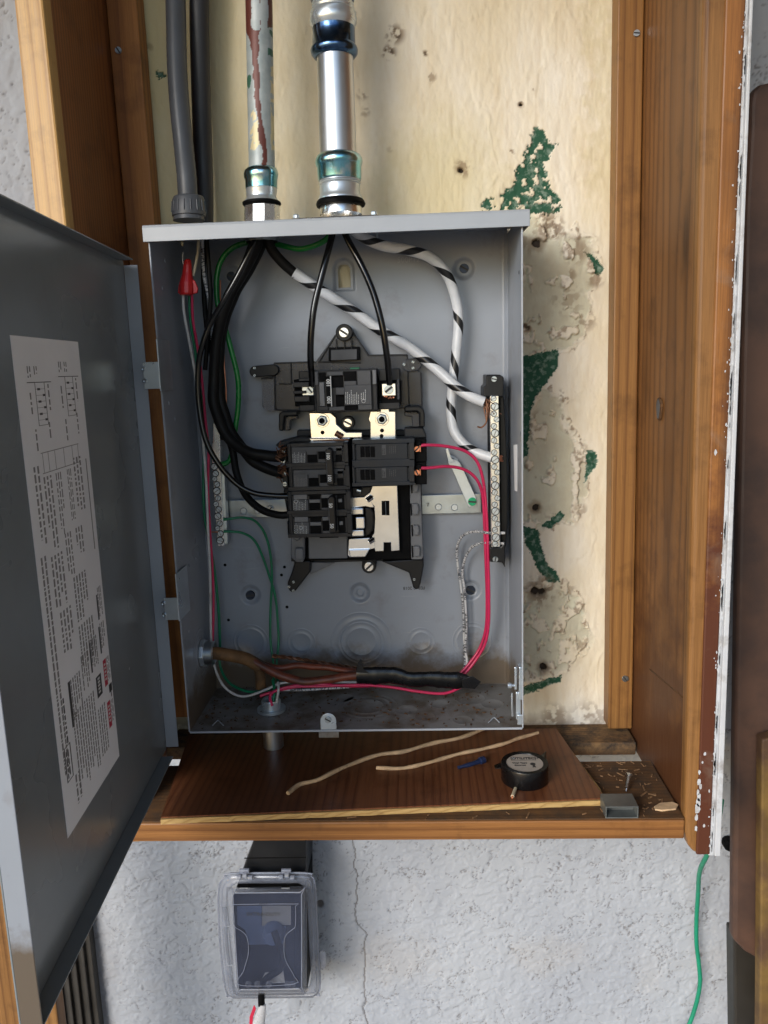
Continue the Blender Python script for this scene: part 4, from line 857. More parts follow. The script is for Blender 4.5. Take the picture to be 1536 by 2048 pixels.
# raised ribs on the tray
for pts in ([(262, 335), (272, 690)], [(272, 690), (560, 700)], [(165, 452), (262, 440)], [(390, 325), (395, 490)], [(300, 490), (395, 490)], [(610, 315), (730, 120)], [(985, 270), (868, 95)], [(985, 272), (1285, 268)], [(1285, 268), (1300, 660)], [(1390, 405), (1398, 665)], [(262, 332), (575, 322)], [(600, 320), (930, 330)]):
    q = z5(pts); tube('tray_rib', [atY(x, y, YT-.001) for x, y in q], .0009, 'breaker', bus, 6, .02)
def stadium(x0, y0, x1, y1, r, n=10):
    a = math.atan2(y1-y0, x1-x0); P = []
    for k in range(n+1): t = a+math.pi/2+math.pi*k/n; P.append((x0+r*math.cos(t), y0+r*math.sin(t)))
    for k in range(n+1): t = a-math.pi/2+math.pi*k/n; P.append((x1+r*math.cos(t), y1+r*math.sin(t)))
    return P[::-1]
def ccw(p):
    a = sum(p[i][0]*p[(i+1) % len(p)][1]-p[(i+1) % len(p)][0]*p[i][1] for i in range(len(p))); return p if a > 0 else p[::-1]
plate('mount_ear', ccw(stadium(510, 743, 546, 740, 11.5)), -.020, .012, 'black', bus, .001)
plate('mount_ear', ccw(stadium(818, 731, 830, 729, 13)), -.018, .008, 'tray', bus, .001)
for (ex, ey) in ((509, 736), (509, 751), (826, 724), (826, 736), (808, 729)): screw(ex, ey, -.0203, 2.6, 'zinc_dull', bus, name='rivet')
def boss(px, py, r, Y, th=.016):
    g = G(); P = atY(px, py, Y); rr = r*mpp(px, py, Y); g.lathe((P[0], Y, P[2]), (0, 1, 0), [(.002, rr*.60), (0, rr*.64), (-.0, rr*.9), (.001, rr), (th, rr)], 28); return mk('mount_boss', g, 'black', bus, smooth=True)
boss(688, 665, 17, -.024); screw(688, 665, -.024, 9.5, 'alu', bus, slot_ang if False else .6)
plate('boss_leg', [(675, 672), (701, 672), (705, 696), (671, 696)], -.019, .008, 'tray', bus, .001)
for xx in (673, 689, 703): tube('boss_rib', W([(xx, 678, -.0215), (xx, 698, -.0215)]), .0007, 'black', bus, 6)
# slot bracket
g = G(); poly(g, [(657, 695), (719, 693), (720, 720), (657, 722)], -.021, .008); mk('slot_bracket', g, 'matte_black', bus, .0006)
plate('slot_insert', [(662, 700), (714, 698), (714, 719), (662, 721)], -.0225, .002, 'breaker_label', bus, .0005)
pbox('green_tag', 700, 735, 719, 743, -.020, .004, 'wire_teal', bus)
# lower base
plate('base_plate', z6([(245, 0), (1360, 0), (1385, 1165), (1250, 1170), (1000, 1185), (590, 1195), (330, 1190), (190, 1190), (190, 960), (120, 560), (240, 100)]), -.012, .010, 'breaker', bus, .001)
plate('base_body', z6([(330, 60), (1262, 60), (1275, 1172), (640, 1178), (330, 1180)]), -.034, .024, 'matte_black', bus, .0015)
plate('lower_web', z6([(345, 955), (700, 955), (700, 1160), (350, 1165)]), -.036, .003, 'mid_grey', bus, .0008)
plate('lower_web_flange', z6([(360, 1195), (590, 1200), (365, 1305)]), -.018, .003, 'mid_grey', bus, .0006)
pbox('web_slot', 639, 1069.5, 677, 1075.5, -.0375, .002, 'matte_black', bus)
plate('leg', ccw(z6([(225, 1185), (365, 1185), (362, 1285), (235, 1450), (205, 1472), (175, 1455), (158, 1420), (160, 1375), (195, 1290)])), -.030, .026, 'black', bus, .0014)
plate('leg', ccw(z6([(1262, 1172), (1388, 1172), (1390, 1225), (1362, 1385), (1345, 1435), (1318, 1445), (1295, 1425), (1255, 1290), (1010, 1190)])), -.030, .026, 'black', bus, .0014)
for (x, y) in z6([(212, 1373), (172, 1416), (210, 1450)]): screw(x, y, -.0305, 2.6, 'zinc_dull', bus, name='rivet')
x, y = z6([(1303, 1350)])[0]; screw(x, y, -.0305, 2.6, 'zinc_dull', bus, name='rivet')
boss(738, 1133, 14.5, -.030, .020); screw(738, 1133, -.0305, 9, 'alu', bus, 2.4)
plate('boss_neck', [(725, 1112), (752, 1112), (752, 1134), (724, 1134)], -.028, .014, 'black', bus, .001)
# grey left and right rails with clips
plate('left_rail', ccw(z6([(188, 955), (312, 955), (312, 1160), (295, 1198), (235, 1195), (188, 1150)])), -.040, .022, 'mid_grey', bus, .0016)
plate('rail_clip', z6([(222, 1070), (298, 1070), (300, 1180), (222, 1180)]), -.046, .006, 'mid_grey', bus, .0016)
g = G(); P = atY(594, 1074, -.047); g.lathe(P, (0, -1, 0), [(-.006, .0042), (0, .0042), (.002, .003)], 16); mk('rail_knob', g, 'mid_grey', bus, smooth=True)
plate('right_rail', z6([(1262, 500), (1362, 480), (1385, 1150), (1370, 1172), (1275, 1172)]), -.042, .024, 'mid_grey', bus, .0014)
for (x0, y0, x1, y1) in ((1285, 470, 1335, 565), (1280, 668, 1338, 768), (1290, 862, 1342, 955), (1292, 1052, 1350, 1145)):
    plate('rail_clip', ccw(z6([(x0, y0), (x1, y0), (x1+8, (y0+y1)/2), (x1, y1), (x0+6, y1)])), -.048, .006, 'mid_grey', bus, .0014)
    plate('rail_groove', z6([(x0-14, y0-4), (x0-2, y0-4), (x0+4, y1+8), (x0-8, y1+8)]), -.0428, .001, 'matte_black', bus)
# side handles of the base (black hooks)
plate('hook', ccw(z5([(297, 725), (315, 703), (440, 700), (440, 735), (345, 740), (340, 750), (330, 855), (297, 850)])), -.040, .024, 'black', bus, .0014)
plate('hook_web', ccw(z5([(330, 750), (345, 738), (440, 735), (440, 765), (400, 762), (385, 780), (382, 850), (330, 850)])), -.030, .012, 'tray', bus, .001)
plate('hook', ccw(z5([(1262, 665), (1380, 660), (1410, 685), (1420, 725), (1420, 822), (1380, 825), (1380, 720), (1360, 702), (1262, 705)])), -.040, .024, 'black', bus, .0014)
plate('hook_web', ccw(z5([(1262, 705), (1360, 702), (1380, 720), (1380, 822), (1322, 822), (1318, 745), (1262, 738)])), -.030, .012, 'tray', bus, .001)
plate('shoulder', z5([(1262, 830), (1405, 828), (1430, 880), (1430, 935), (1262, 920)]), -.036, .024, 'breaker', bus, .0014)
plate('shoulder', z5([(270, 965), (300, 935), (440, 900), (540, 905), (540, 960), (330, 1000)]), -.044, .03, 'breaker', bus, .0014)
# silver bus bars at the top
plate('bus_plate', ccw(z5([(530, 712), (695, 712), (737, 748), (740, 800), (790, 845), (815, 862), (938, 862), (938, 905), (800, 905), (700, 925), (545, 930)])), -.0455, .0035, 'nickel', bus, .0008)
plate('bus_plate', ccw(z5([(1000, 700), (1078, 700), (1078, 678), (1145, 678), (1147, 700), (1195, 700), (1197, 915), (1000, 920), (998, 790), (985, 765)])), -.0455, .0035, 'nickel', bus, .0008)
plate('bus_step', ccw(z5([(520, 905), (850, 905), (820, 935), (545, 938)])), -.049, .010, 'nickel', bus, .0012)
for (bx, by) in ((645, 841), (764, 838)):
    P = atY(bx, by, -.0460); m_ = mpp(bx, by, -.046)
    g = G(); g.lathe(P, (0, -1, 0), [(0, 14*m_), (.0010, 13.5*m_)], 24); mk('washer', g, 'nickel', bus, .0002)
    g = G(); g.lathe(P+np.array([0, -.001, 0]), (0, -1, 0), [(0, 11*m_), (.0045, 11*m_), (.0052, 9.5*m_)], 6); mk('lug_nut', g, 'zinc_dull', bus, .0004)
    g = G(); g.lathe(P+np.array([0, -.006, 0]), (0, -1, 0), [(0, 6*m_), (.0015, 5.6*m_), (.0016, 3.0*m_), (.0002, 2.6*m_)], 16); mk('stud', g, 'matte_black', bus)
for (bx, by) in ((645, 865), (764, 861), (763, 872)):
    g = G(); P = atY(bx, by, -.0458); g.lathe(P, (0, -1, 0), [(0, 4*mpp(bx, by, -.046)), (.0003, 4*mpp(bx, by, -.046))], 14); mk('bus_hole', g, 'matte_black', bus)
boss(695.6, 845.7, 13.5, -.046, .012); screw(695.6, 845.7, -.0462, 8.5, 'alu', bus, .5)
o = tube('bus_dimple', W([(671, 866, -.048), (685, 874, -.048)]), .0032, 'dark_copper', bus, 12)
# large lower bus sheet, made in pieces round the curved cut-out
plate('bus_sheet', ccw(z6([(925, 505), (1150, 500), (1172, 1090), (1093, 1096), (1090, 1018), (1030, 1018), (1028, 1096), (950, 1098), (945, 1075), (925, 1045), (900, 990), (940, 930), (947, 800), (940, 690), (905, 650), (870, 600), (905, 560)])), -.0430, .0025, 'nickel', bus, .0006)
plate('bus_arm', ccw(z6([(735, 612), (850, 605), (900, 565), (912, 640), (942, 700), (905, 700), (860, 690), (740, 705)])), -.0432, .0024, 'nickel', bus, .0005)
plate('bus_foot', ccw(z6([(712, 985), (860, 978), (900, 975), (942, 985), (950, 1070), (870, 1085), (850, 1150), (720, 1150), (702, 1130)])), -.0432, .0024, 'nickel', bus, .0005)
plate('bus_foot_step', z6([(712, 1082), (900, 1078), (860, 1148), (722, 1150)]), -.0462, .004, 'nickel', bus, .0008)
for (x0, y0, x1, y1, Y) in ((735, 712, 845, 765, -.050), (770, 790, 856, 890, -.056), (735, 905, 850, 960, -.050)): a_, b_ = z6([(x0, y0), (x1, y1)]); pbox('stab', a_[0], a_[1], b_[0], b_[1], Y, .010, 'nickel', bus, .0010)
plate('stab_shroud', ccw(z6([(858, 705), (905, 705), (932, 740), (938, 850), (930, 905), (900, 945), (862, 965), (858, 890)])), -.046, .004, 'black', bus, .0012)
for q in ([(1008, 640), (1078, 640), (1080, 772), (1010, 770)],): plate('sheet_slot', z6(q), -.0434, .0008, 'matte_black', bus)
a_, b_ = z6([(1040, 648), (1050, 768)]); pbox('slot_tongue', a_[0], a_[1], b_[0], b_[1], -.0440, .001, 'zinc_dull', bus)
for (x0, y0, x1, y1) in ((878, 635, 925, 600), (895, 1010, 940, 982)):
    (xa, ya), (xb, yb) = z6([(x0, y0), (x1, y1)]); tube('bus_dimple', W([(xa, ya, -.0428), (xb, yb, -.0428)]), .0034, 'nickel', bus, 14); tube('dimple_slot', W([(xa, ya, -.0455), (xb, yb, -.0455)]), .0015, 'matte_black', bus, 8)
plate('arc_shield', ccw(z6([(740, 520), (920, 510), (905, 560), (860, 600), (740, 610)])), -.0436, .006, 'black', bus, .001)
o = tube('contact', W([(714, 980, -.049), (722, 982, -.049)]), .0032, 'zinc_dull', bus, 12)
plate('copper_edge', z5([(560, 925), (830, 912), (840, 930), (560, 945)]), -.0505, .003, 'dark_copper', bus, .0005)
for (x0, y0, x1, y1) in ((695, 1196, 698, 1210), (1360, 1175, 1362, 1180)): pass
# horizontal galvanised strap across the back
st = thing('steel_strap', 'flat galvanised strap screwed across the back of the box', 'strap', tuple(atY(900, 1008, 0)))
plate('strap_plate', [(449, 1001), (700, 995), (962, 987), (963, 1026), (700, 1032), (450, 1036)], -.0085, .0016, 'zinc_dull', st, .0006)
for (x, y) in ((487, 1022), (515, 1021), (541, 1017), (877, 1014), (909, 1015)):
    m_ = mpp(x, y, 0); g = G(); g.lathe(atY(x, y, -.0086), (0, -1, 0), [(0, 7*m_), (.0006, 6.4*m_), (.0002, 5.6*m_), (.0002, .0001)], 20); mk('strap_knockout', g, 'zinc', st, smooth=True)
for (x, y, r) in ((541, 1017, 5), (856, 1009, 4)): screw(x, y, -.0090, r, 'zinc_dull', st)
g = G(); rect(g, 449, 1005, 458, 1030, -.0084, .008); rect(g, 952, 995, 961, 1022, -.0069, .0065); mk('strap_foot', g, 'zinc', st)
ta = thing('bonding_tab', 'loose zinc bonding tab with forked tip held by a green screw', 'bonding tab', tuple(atY(944, 1003, -.01)))
plate('tab_plate', ccw(z7([(240, 965), (262, 935), (310, 930), (342, 965), (485, 1270), (478, 1310), (420, 1345), (405, 1320), (270, 1010)])), -.0112, .0015, 'zinc', ta, .0005)
plate('fork', ccw(z7([(218, 850), (240, 838), (262, 900), (272, 925), (300, 950), (258, 965), (240, 955)])), -.0135, .0015, 'zinc', ta, .0005)
tube('fork', W([(x, y, -.0125) for x, y in z7([(258, 905), (285, 915), (318, 940)])]), .0012, 'zinc', ta, 8)
screw(944.5, 1003, -.0114, 8.5, 'green_screw', ta, .1)

# ================================================================== BREAKERS
def lines(parent, x0, y0, x1, y1, n, Y, vertical=True, mat='ink_white', wid=.32, dens=.5):
    g = G()
    for i in range(n):
        if vertical:
            xa = x0+(x1-x0)*i/n; xb = xa+(x1-x0)/n*wid; v = y0+random.uniform(0, (y1-y0)*.35)
            while v < y1:
                l = random.uniform(.8, 3.2); rect(g, xa, v, xb, min(v+l, y1), Y, .00008); v += l+random.uniform(.6, 1.4)
        else:
            ya = y0+(y1-y0)*i/n; yb = ya+(y1-y0)/n*wid; v = x0
            while v < x1: l = random.uniform(.8, 3.2); rect(g, v, ya, min(v+l, x1), yb, Y, .00008); v += l+random.uniform(.6, 1.4)
    return mk('printed_text', g, mat, parent)
def ring(parent, px, py, r, Y, mat='ink_white'):
    P = atY(px, py, Y); m_ = mpp(px, py, Y); pts = [P+np.array([math.cos(a), 0, math.sin(a)])*r*m_ for a in [6.283*k/16 for k in range(17)]]
    return tube('printed_mark', pts, .00022, mat, parent, 5, .002)
# --- main breaker
mb = thing('main_breaker', 'main double breaker marked 100 twice, mounted across the top of the bus', 'breaker', tuple(atY(693, 780, -.04)))
YM = -.070
pbox('body', 629, 741, 756, 822, YM+.006, .034, 'breaker', mb, .001)
pbox('body_step', 626, 745, 634, 822, YM+.008, .030, 'breaker', mb, .001)
for (x0, y0, x1, y1, dy, mt) in ((629, 743, 637, 770, .003, 'breaker_label'), (638, 745, 652, 763, .005, 'matte_black'), (638, 765, 650, 812, .003, 'mid_grey'), (637, 813, 657, 821, .004, 'navy'), (651, 753, 662, 813, .0005, 'matte_black'),
                                 (654, 744, 686, 750.5, .002, 'breaker_label'), (663, 751, 687, 775, .0055, 'matte_black'), (671.5, 775.5, 690, 789, -.001, 'breaker_label'), (671, 789.5, 689, 813, .0055, 'matte_black'),
                                 (687.5, 743, 712.5, 762, .004, 'matte_black'), (688, 762.5, 713, 770.5, .002, 'breaker_label'), (714, 741.5, 742, 769.5, 0, 'breaker_label'), (688, 771, 743.5, 809, 0, 'breaker_label'),
                                 (690, 810, 715.5, 820, .004, 'matte_black'), (716, 809.5, 744, 819, .001, 'breaker_label'), (658, 814, 689, 820.5, .002, 'breaker_label'), (744.5, 740, 753, 768.5, .001, 'mid_grey'), (745.5, 770, 755, 820, .002, 'breaker')):
    pbox('face_panel', x0, y0, x1, y1, YM+dy, .008, mt, mb, .0005)
pbox('handle_edge', 661.5, 752, 662.5, 813, YM-.0002, .002, 'ink_white', mb, 0)
ptext('marking_100', '100', 656.8, 766, YM+.0002, 7.4, 'ink_white', mb, -math.pi/2, bold=.00016); ptext('marking_100', '100', 658.2, 800.5, YM+.0002, 7.4, 'ink_white', mb, -math.pi/2, bold=.00016)
lines(mb, 691, 780, 720, 808, 8, YM-.0001); lines(mb, 722, 779, 734, 800, 3, YM-.0001); ring(mb, 727, 802, 3.6, YM-.0002)
# wire lugs
for (x0, y0, x1, y1, nm) in ((585, 763, 627, 808, 'l'), (757, 765, 803, 803, 'r')):
    pbox('lug_housing', x0+2, y0-4, x1+4 if nm == 'l' else x1, y1+4, YM+.016, .034, 'matte_black', mb, .001)
for k, (x0, y0, x1, y1) in enumerate(((586, 765, 618, 774), (586, 782, 612, 787), (588, 793, 619, 803), (597, 757, 621, 762))): pbox('lug_fin', x0, y0, x1, y1, YM+.010, .012, 'breaker', mb, .0006)
pbox('lug', 603, 768, 628, 791, YM+.014, .012, 'zinc', mb, .0008); screw(620, 780, YM+.0135, 7, 'zinc_dull', mb)
pbox('lug', 763, 767, 792, 791.5, YM+.010, .014, 'nickel', mb, .0008); screw(777.5, 779, YM+.0098, 9.5, 'copper' if 0 else 'nickel' if 0 else 'zinc_dull', mb, 2.5)
g = G()
for i in range(9):
    P = atY(770+i*2.2, 794+random.uniform(-1.5, 2), YM+.014); g.lathe(P, (random.uniform(-.2, .2), -1, random.uniform(-.3, .3)), [(0, .0008), (.003, .0007)], 6)
mk('wire_strand', g, 'copper', mb)
pbox('side_housing', 757, 738, 800, 764, YM+.018, .03, 'breaker', mb, .001); pbox('side_housing', 597, 742, 628, 757, YM+.018, .03, 'black', mb, .001); pbox('side_fin', 793, 758, 800, 800, YM+.012, .03, 'tray', mb, .001)
pbox('side_housing', 598, 808, 630, 822, YM+.016, .03, 'breaker', mb, .001); pbox('side_housing', 757, 805, 800, 818, YM+.016, .03, 'breaker', mb, .001)

def dbl_breaker(label, poles, x_sh, handle, num, ptext_y, Y, first):
    bk_ = thing('double_breaker', label, 'breaker', tuple(atY(poles[0][0], poles[1][3], -.04)), 'two-pole breakers in the left row')
    for i, (x0, y0, x1, y1) in enumerate(poles):
        pbox('body', x0, y0, x1, y1, Y+.003, .036, 'breaker', bk_, .0012)
        W_, H_ = x1-x0, y1-y0
        def r(u0, v0, u1, v1, dy, mt, nm='face_panel', bv=.0004): return pbox(nm, x0+u0*W_, y0+v0*H_, x0+u1*W_, y0+v1*H_, Y+dy, .006, mt, bk_, bv)
        # raised border
        r(.06, .0, .92, .10, 0, 'breaker', 'border'); r(.0, .90, 1, 1., 0, 'breaker', 'border'); r(.92, 0, 1, .9, 0, 'breaker', 'border'); r(.03, .02, .075, .9, 0, 'breaker', 'border')
        r(.08, .11, .92, .17, .0026, 'matte_black')
        if first:
            r(.085, .18, .90, .34, .001, 'breaker_label'); r(.085, .345, .325, .90, .0006, 'breaker_label'); r(.33, .345, .49, .50, .0012, 'breaker_label'); r(.335, .52, .50, .89, .0022, 'matte_black')
            r(.51, .28, .66, .70, .0024, 'matte_black', 'handle_slot'); r(.51, .72, .66, .89, .0008, 'breaker_label'); r(.79, .20, .90, .50, .0010, 'breaker'); r(.79, .53, .90, .89, .0022, 'matte_black')
        else:
            r(.10, .16, .315, .36, .0004, 'mid_grey'); r(.10, .39, .335, .90, .0004, 'breaker_label'); r(.345, .14, .52, .36, .0020, 'matte_black'); r(.345, .38, .52, .52, .0006, 'mid_grey'); r(.345, .54, .52, .89, .0022, 'matte_black')
            r(.535, .15, .72, .30, .0006, 'mid_grey'); r(.535, .31, .68, .74, .0026, 'matte_black', 'handle_slot'); r(.54, .76, .70, .90, .0008, 'breaker_label'); r(.78, .16, .90, .88, .0020, 'matte_black'); r(.80, .35, .86, .50, .0004, 'mid_grey')
        (lines(bk_, x0+.10*W_, y0+.38*H_, x0+.31*W_, y0+.88*H_, 9, Y+(.0005 if first else .0002), mat='ink_grey' if i and first else 'ink_white', wid=.26))
        if not first: ring(bk_, x0+(.14 if i == 0 else .2)*W_, y0+(.47 if i == 0 else .62)*H_, 3.4, Y+.0002)
    hx0, hy0, hx1, hy1, sk = handle
    P = [(hx0, hy0+4), (hx0+5, hy0), (hx1-4, hy0), (hx1, hy0+4), (hx1+sk, hy1), (hx0+sk, hy1)]
    plate('tie_handle', P, Y-.012, .014, 'black', bk_, .0012)
    tube('handle_edge', W([(hx0+1.6, hy0+6, -.0122+Y), (hx0+1.6+sk*.9, hy1-3, -.0122+Y)]), .00028, 'mid_grey', bk_, 5)
    for (tx, ty_) in ptext_y: ptext('marking_'+num, num, tx, ty_, Y-.01215, 7.0, 'ink_white', bk_, math.pi/2, bold=.00014)
    return bk_
YB_ = -.072
b1 = dbl_breaker('upper left double breaker, both handles marked 100', [(573, 887, 697, 931), (576, 932, 700, 979)], 0, (650, 897, 664, 970, 4), '100', ((656, 912), (659, 956)), YB_, True)
b2 = dbl_breaker('lower left double breaker, both handles marked 50', [(574, 983, 702, 1026), (576, 1027, 704, 1073)], 0, (655, 993, 669, 1066, 3.5), '50', ((661, 1011), (663.5, 1052)), YB_, False)
# terminal ends of the left breakers
for (b_, x0, y0, x1, y1) in ((b1, 562, 893, 574, 926), (b1, 564, 938, 577, 977), (b2, 573, 1002, 577, 1025), (b2, 574, 1042, 579, 1071)): pbox('terminal_block', x0, y0, x1, y1, YB_+.010, .024, 'black', b_, .001)
for (x, y) in ((566, 905), (568, 948), (566, 922), (570, 968)): screw(x, y, YB_+.0095, 4.5, 'zinc_dull', b1)
def single(label, x0, y0, x1, y1, Y):
    s = thing('single_breaker', label, 'breaker', tuple(atY(x0, y1, -.04)), 'single breakers in the right row')
    W_, H_ = x1-x0, y1-y0
    def r(u0, v0, u1, v1, dy, mt, nm='face_panel', bv=.0004): return pbox(nm, x0+u0*W_, y0+v0*H_, x0+u1*W_, y0+v1*H_, Y+dy, .006, mt, s, bv)
    pbox('body', x0, y0, x1, y1, Y+.004, .034, 'navy', s, .0012)
    r(0, 0, 1, .12, 0, 'navy', 'border'); r(0, .90, 1, 1, 0, 'navy', 'border'); r(0, .12, .05, .9, 0, 'navy', 'border'); r(.91, .12, 1, .9, 0, 'breaker', 'border')
    r(.05, .125, .91, .19, .0030, 'matte_black'); r(.06, .20, .89, .88, .0012, 'navy')
    for k in range(3): r(.13+k*.082, .29, .205+k*.082, .76, .0004-.0006*(k == 1), 'matte_black', 'rocker', .0005)
    pbox('rocker_rib', x0+.207*W_, y0+.27*H_, x0+.213*W_, y0+.78*H_, Y-.0002, .003, 'breaker_label', s, 0); pbox('rocker_rib', x0+.289*W_, y0+.25*H_, x0+.294*W_, y0+.76*H_, Y-.0002, .003, 'breaker_label', s, 0)
    ptext('marking_box', '\u25ae' if False else 'UL', x0+.535*W_, y0+.46*H_, Y+.0010, 4.0, 'breaker_label', s, -math.pi/2) if False else None
    # raised pale rating box with cut-out letters
    r(.475, .22, .545, .66, .0009, 'breaker_label', 'rating_box', .0001)
    lines(s, x0+.60*W_, y0+.24*H_, x0+.72*W_, y0+.60*H_, 4, Y+.0011, mat='breaker_label'); lines(s, x0+.485*W_, y0+.26*H_, x0+.535*W_, y0+.62*H_, 2, Y+.0008, mat='navy', wid=.6)
    pbox('terminal_block', x1+.5, y0-2, x1+25, y1-1, Y+.012, .028, 'matte_black', s, .001); pbox('terminal_step', x1+2, y0+2, x1+14, y0+15, Y+.008, .01, 'matte_black', s, .001)
    screw(x1+5, y0+18, Y+.0075, 5.8, 'copper', s); pbox('clamp', x1+10, y0+11, x1+13, y0+24, Y+.007, .006, 'copper', s, .0004)
    return s
single('upper single breaker on the right, dark navy with black rocker', 704, 880, 829, 925, -.070)
single('lower single breaker on the right, dark navy, just above the bare bus sheet', 704, 927, 829, 970, -.070)

# ================================================================== NEUTRAL AND GROUND BARS
nb = thing('neutral_bar', 'tall silver neutral bar with a column of screws at the right', 'terminal bar', tuple(atY(992, 1094, -.03)), 'screw terminal bars')
YN = -.052
plate('insulator', z7([(565, 212), (683, 210), (716, 232), (714, 400), (600, 400), (545, 400), (545, 310), (565, 300)]), YN+.004, .044, 'black', nb, .0012)
plate('insulator', z7([(598, 1690), (686, 1685), (726, 1640), (726, 1860), (700, 1815), (598, 1810)]), YN+.004, .040, 'black', nb, .0012)
plate('insulator_spine', z7([(678, 400), (716, 396), (735, 700), (750, 1100), (748, 1500), (730, 1690), (690, 1690)]), YN+.014, .034, 'black', nb, .0012)
plate('insulator_spine', z7([(590, 400), (680, 400), (690, 1690), (600, 1690)]), YN+.016, .026, 'matte_black', nb, .001)
bar_o = plate('bar', z7([(600, 390), (672, 390), (685, 1682), (612, 1684)]), YN, .010, 'alu', nb, .0006)
for (x, y, r) in ((628, 415, 22), (640, 482, 31), (630, 545, 23), (654, 593, 22), (631, 650, 23), (640, 710, 31), (633, 772, 23), (655, 820, 22), (634, 875, 23), (641, 936, 31), (635, 997, 23), (658, 1045, 22), (634, 1100, 23), (642, 1157, 31), (637, 1216, 23), (660, 1265, 22), (637, 1320, 23), (643, 1377, 31), (639, 1438, 23), (662, 1486, 22), (640, 1535, 23), (648, 1600, 31), (641, 1657, 24)):
    px_, py_ = z7([(x, y)])[0]; P = atY(px_, py_, YN); m_ = mpp(px_, py_, YN)
    g = G(); g.lathe(P+np.array([0, -.0001, 0]), (0, -1, 0), [(0, r*.2343*m_*1.16), (.0002, r*.2343*m_*1.14)], 16); mk('screw_recess', g, 'ink', nb)
    screw(px_, py_, YN-.0003, r*.2343*.92, 'zinc', nb, random.uniform(-1.2, -.4), mesh=BARS)
for q in ((632, 248), (643, 1785)): x, y = z7([q])[0]; screw(x, y, YN+.0035, 5.6, 'zinc_dull', nb)
gb = thing('ground_bar', 'silver grounding bar with a column of screws at the left', 'terminal bar', tuple(atY(440, 1093, -.03)), 'screw terminal bars')
def z8(p): return [(300+x*.2149, 680+y*.2149) for x, y in p]
YG = -.034
plate('bar', z8([(590, 705), (648, 705), (655, 1100), (690, 1912), (668, 1925), (660, 1908), (640, 1925), (628, 1912), (572, 1100)]), YG, .010, 'alu', gb, .0006)
plate('bar_base', z8([(640, 1180), (690, 1180), (725, 1900), (695, 1905)]), YG+.008, .010, 'zinc_dull', gb, .0006)
for i, (x, y, r) in enumerate(((598, 1178, 30), (610, 1242, 28), (601, 1293, 22), (624, 1343, 25), (621, 1405, 33), (632, 1473, 24), (613, 1528, 24), (640, 1577, 25), (630, 1640, 30), (650, 1708, 25), (628, 1752, 22), (656, 1802, 27), (652, 1866, 31), (618, 760, 24))):
    px_, py_ = z8([(x, y)])[0]; P = atY(px_, py_, YG); m_ = mpp(px_, py_, YG)
    g = G(); g.lathe(P+np.array([0, -.0001, 0]), (0, -1, 0), [(0, r*.2149*m_*1.18), (.0002, r*.2149*m_*1.16)], 16); mk('screw_recess', g, 'ink', gb)
    screw(px_, py_, YG-.0003, r*.2149*.9, 'zinc_dull', gb, mesh=BARS)
# plastic bushing where the connector enters at the lower left, plus locknut
cn = thing('side_connector', 'steel locknut and bushing on the lower left wall with a taped cable', 'connector', (0, atX(405, 1306, 0)[1], atX(405, 1306, 0)[2]))
P = atX(404, 1306, .0008); g = G(); g.lathe((.0008, P[1], P[2]), (1, 0, 0), [(0, .0165), (.0045, .0165), (.0048, .0145)], 8); mk('locknut', g, 'zinc', cn, .0005)
g = G(); g.lathe((.0052, P[1], P[2]), (1, 0, 0), [(0, .0135), (.0095, .0135), (.0110, .0118), (.0100, .0105)], 24); mk('bushing', g, 'zinc_dull', cn, smooth=True)

# ================================================================== WIRES
def wire(name, pts, r, mat, label, cat='wire', group=None, **k):
    o = tube(name, W(pts), r, mat, None, **k); return tag(o, label, cat, group)
mm = .001
gA = 'thick black feeder cables'
wire('feeder_cable', [(517, 462, -.060), (512, 490, -.060), (486, 545, -.055), (455, 600, -.052), (438, 660, -.050), (428, 740, -.050), (428, 800, -.052), (441, 850, -.055), (468, 888, -.058), (500, 906, -.062), (535, 911, -.062), (570, 912, -.060)], 6.1*mm, 'wire_dusty', 'thick dusty black cable ending at the top terminal of the 100 breaker', 'cable', gA, n=18, wob=.0024)
wire('feeder_cable', [(528, 462, -.052), (520, 492, -.050), (498, 540, -.046), (468, 590, -.044), (447, 650, -.042), (437, 730, -.040), (441, 790, -.042), (452, 840, -.044), (475, 885, -.048), (505, 922, -.054), (540, 938, -.058), (568, 946, -.060)], 5.9*mm, 'wire_dusty', 'thick dusty black cable ending at the second terminal of the 100 breaker', 'cable', gA, n=18, wob=.0024)
wire('thin_cable', [(513, 462, -.070), (505, 490, -.074), (482, 540, -.074), (452, 595, -.072), (422, 645, -.070), (405, 690, -.070), (397, 730, -.068), (397, 800, -.068), (410, 875, -.070), (435, 925, -.070), (470, 965, -.068), (505, 985, -.066), (545, 991, -.064), (578, 992, -.062)], 3.1*mm, 'wire_black', 'thinner black cable ending at the upper terminal of the 50 breaker', 'cable', n=14)
wire('taped_cable', [(512, 462, -.040), (500, 500, -.036), (480, 555, -.034), (456, 620, -.032), (440, 680, -.030), (434, 745, -.030), (449, 840, -.032), (463, 895, -.036), (471, 938, -.040), (482, 972, -.044), (500, 1000, -.050), (528, 1021, -.056), (560, 1030, -.060), (578, 1030, -.060)], 4.2*mm, 'wire_dusty', 'dull black cable ending at the lower terminal of the 50 breaker', 'cable', n=14, wob=.0012)
for (bx_, by_, lb) in ((563, 907, 'upper'), (566, 944, 'second')):
    g = G()
    for i in range(34):
        P = atY(bx_-10+random.uniform(-3, 12), by_+random.uniform(-13, 12), -.062-random.uniform(-.003, .010)); g.lathe(P, Vector((random.uniform(.2, 1), random.uniform(-.6, .3), random.uniform(-1, .9))), [(0, .0007), (random.uniform(.004, .009), .0004)], 5)
    tag(mk('frayed_strands', g, 'dark_copper'), 'frayed dark strands where the thick black cable meets the '+lb+' terminal of the 100 breaker', 'wire strands')
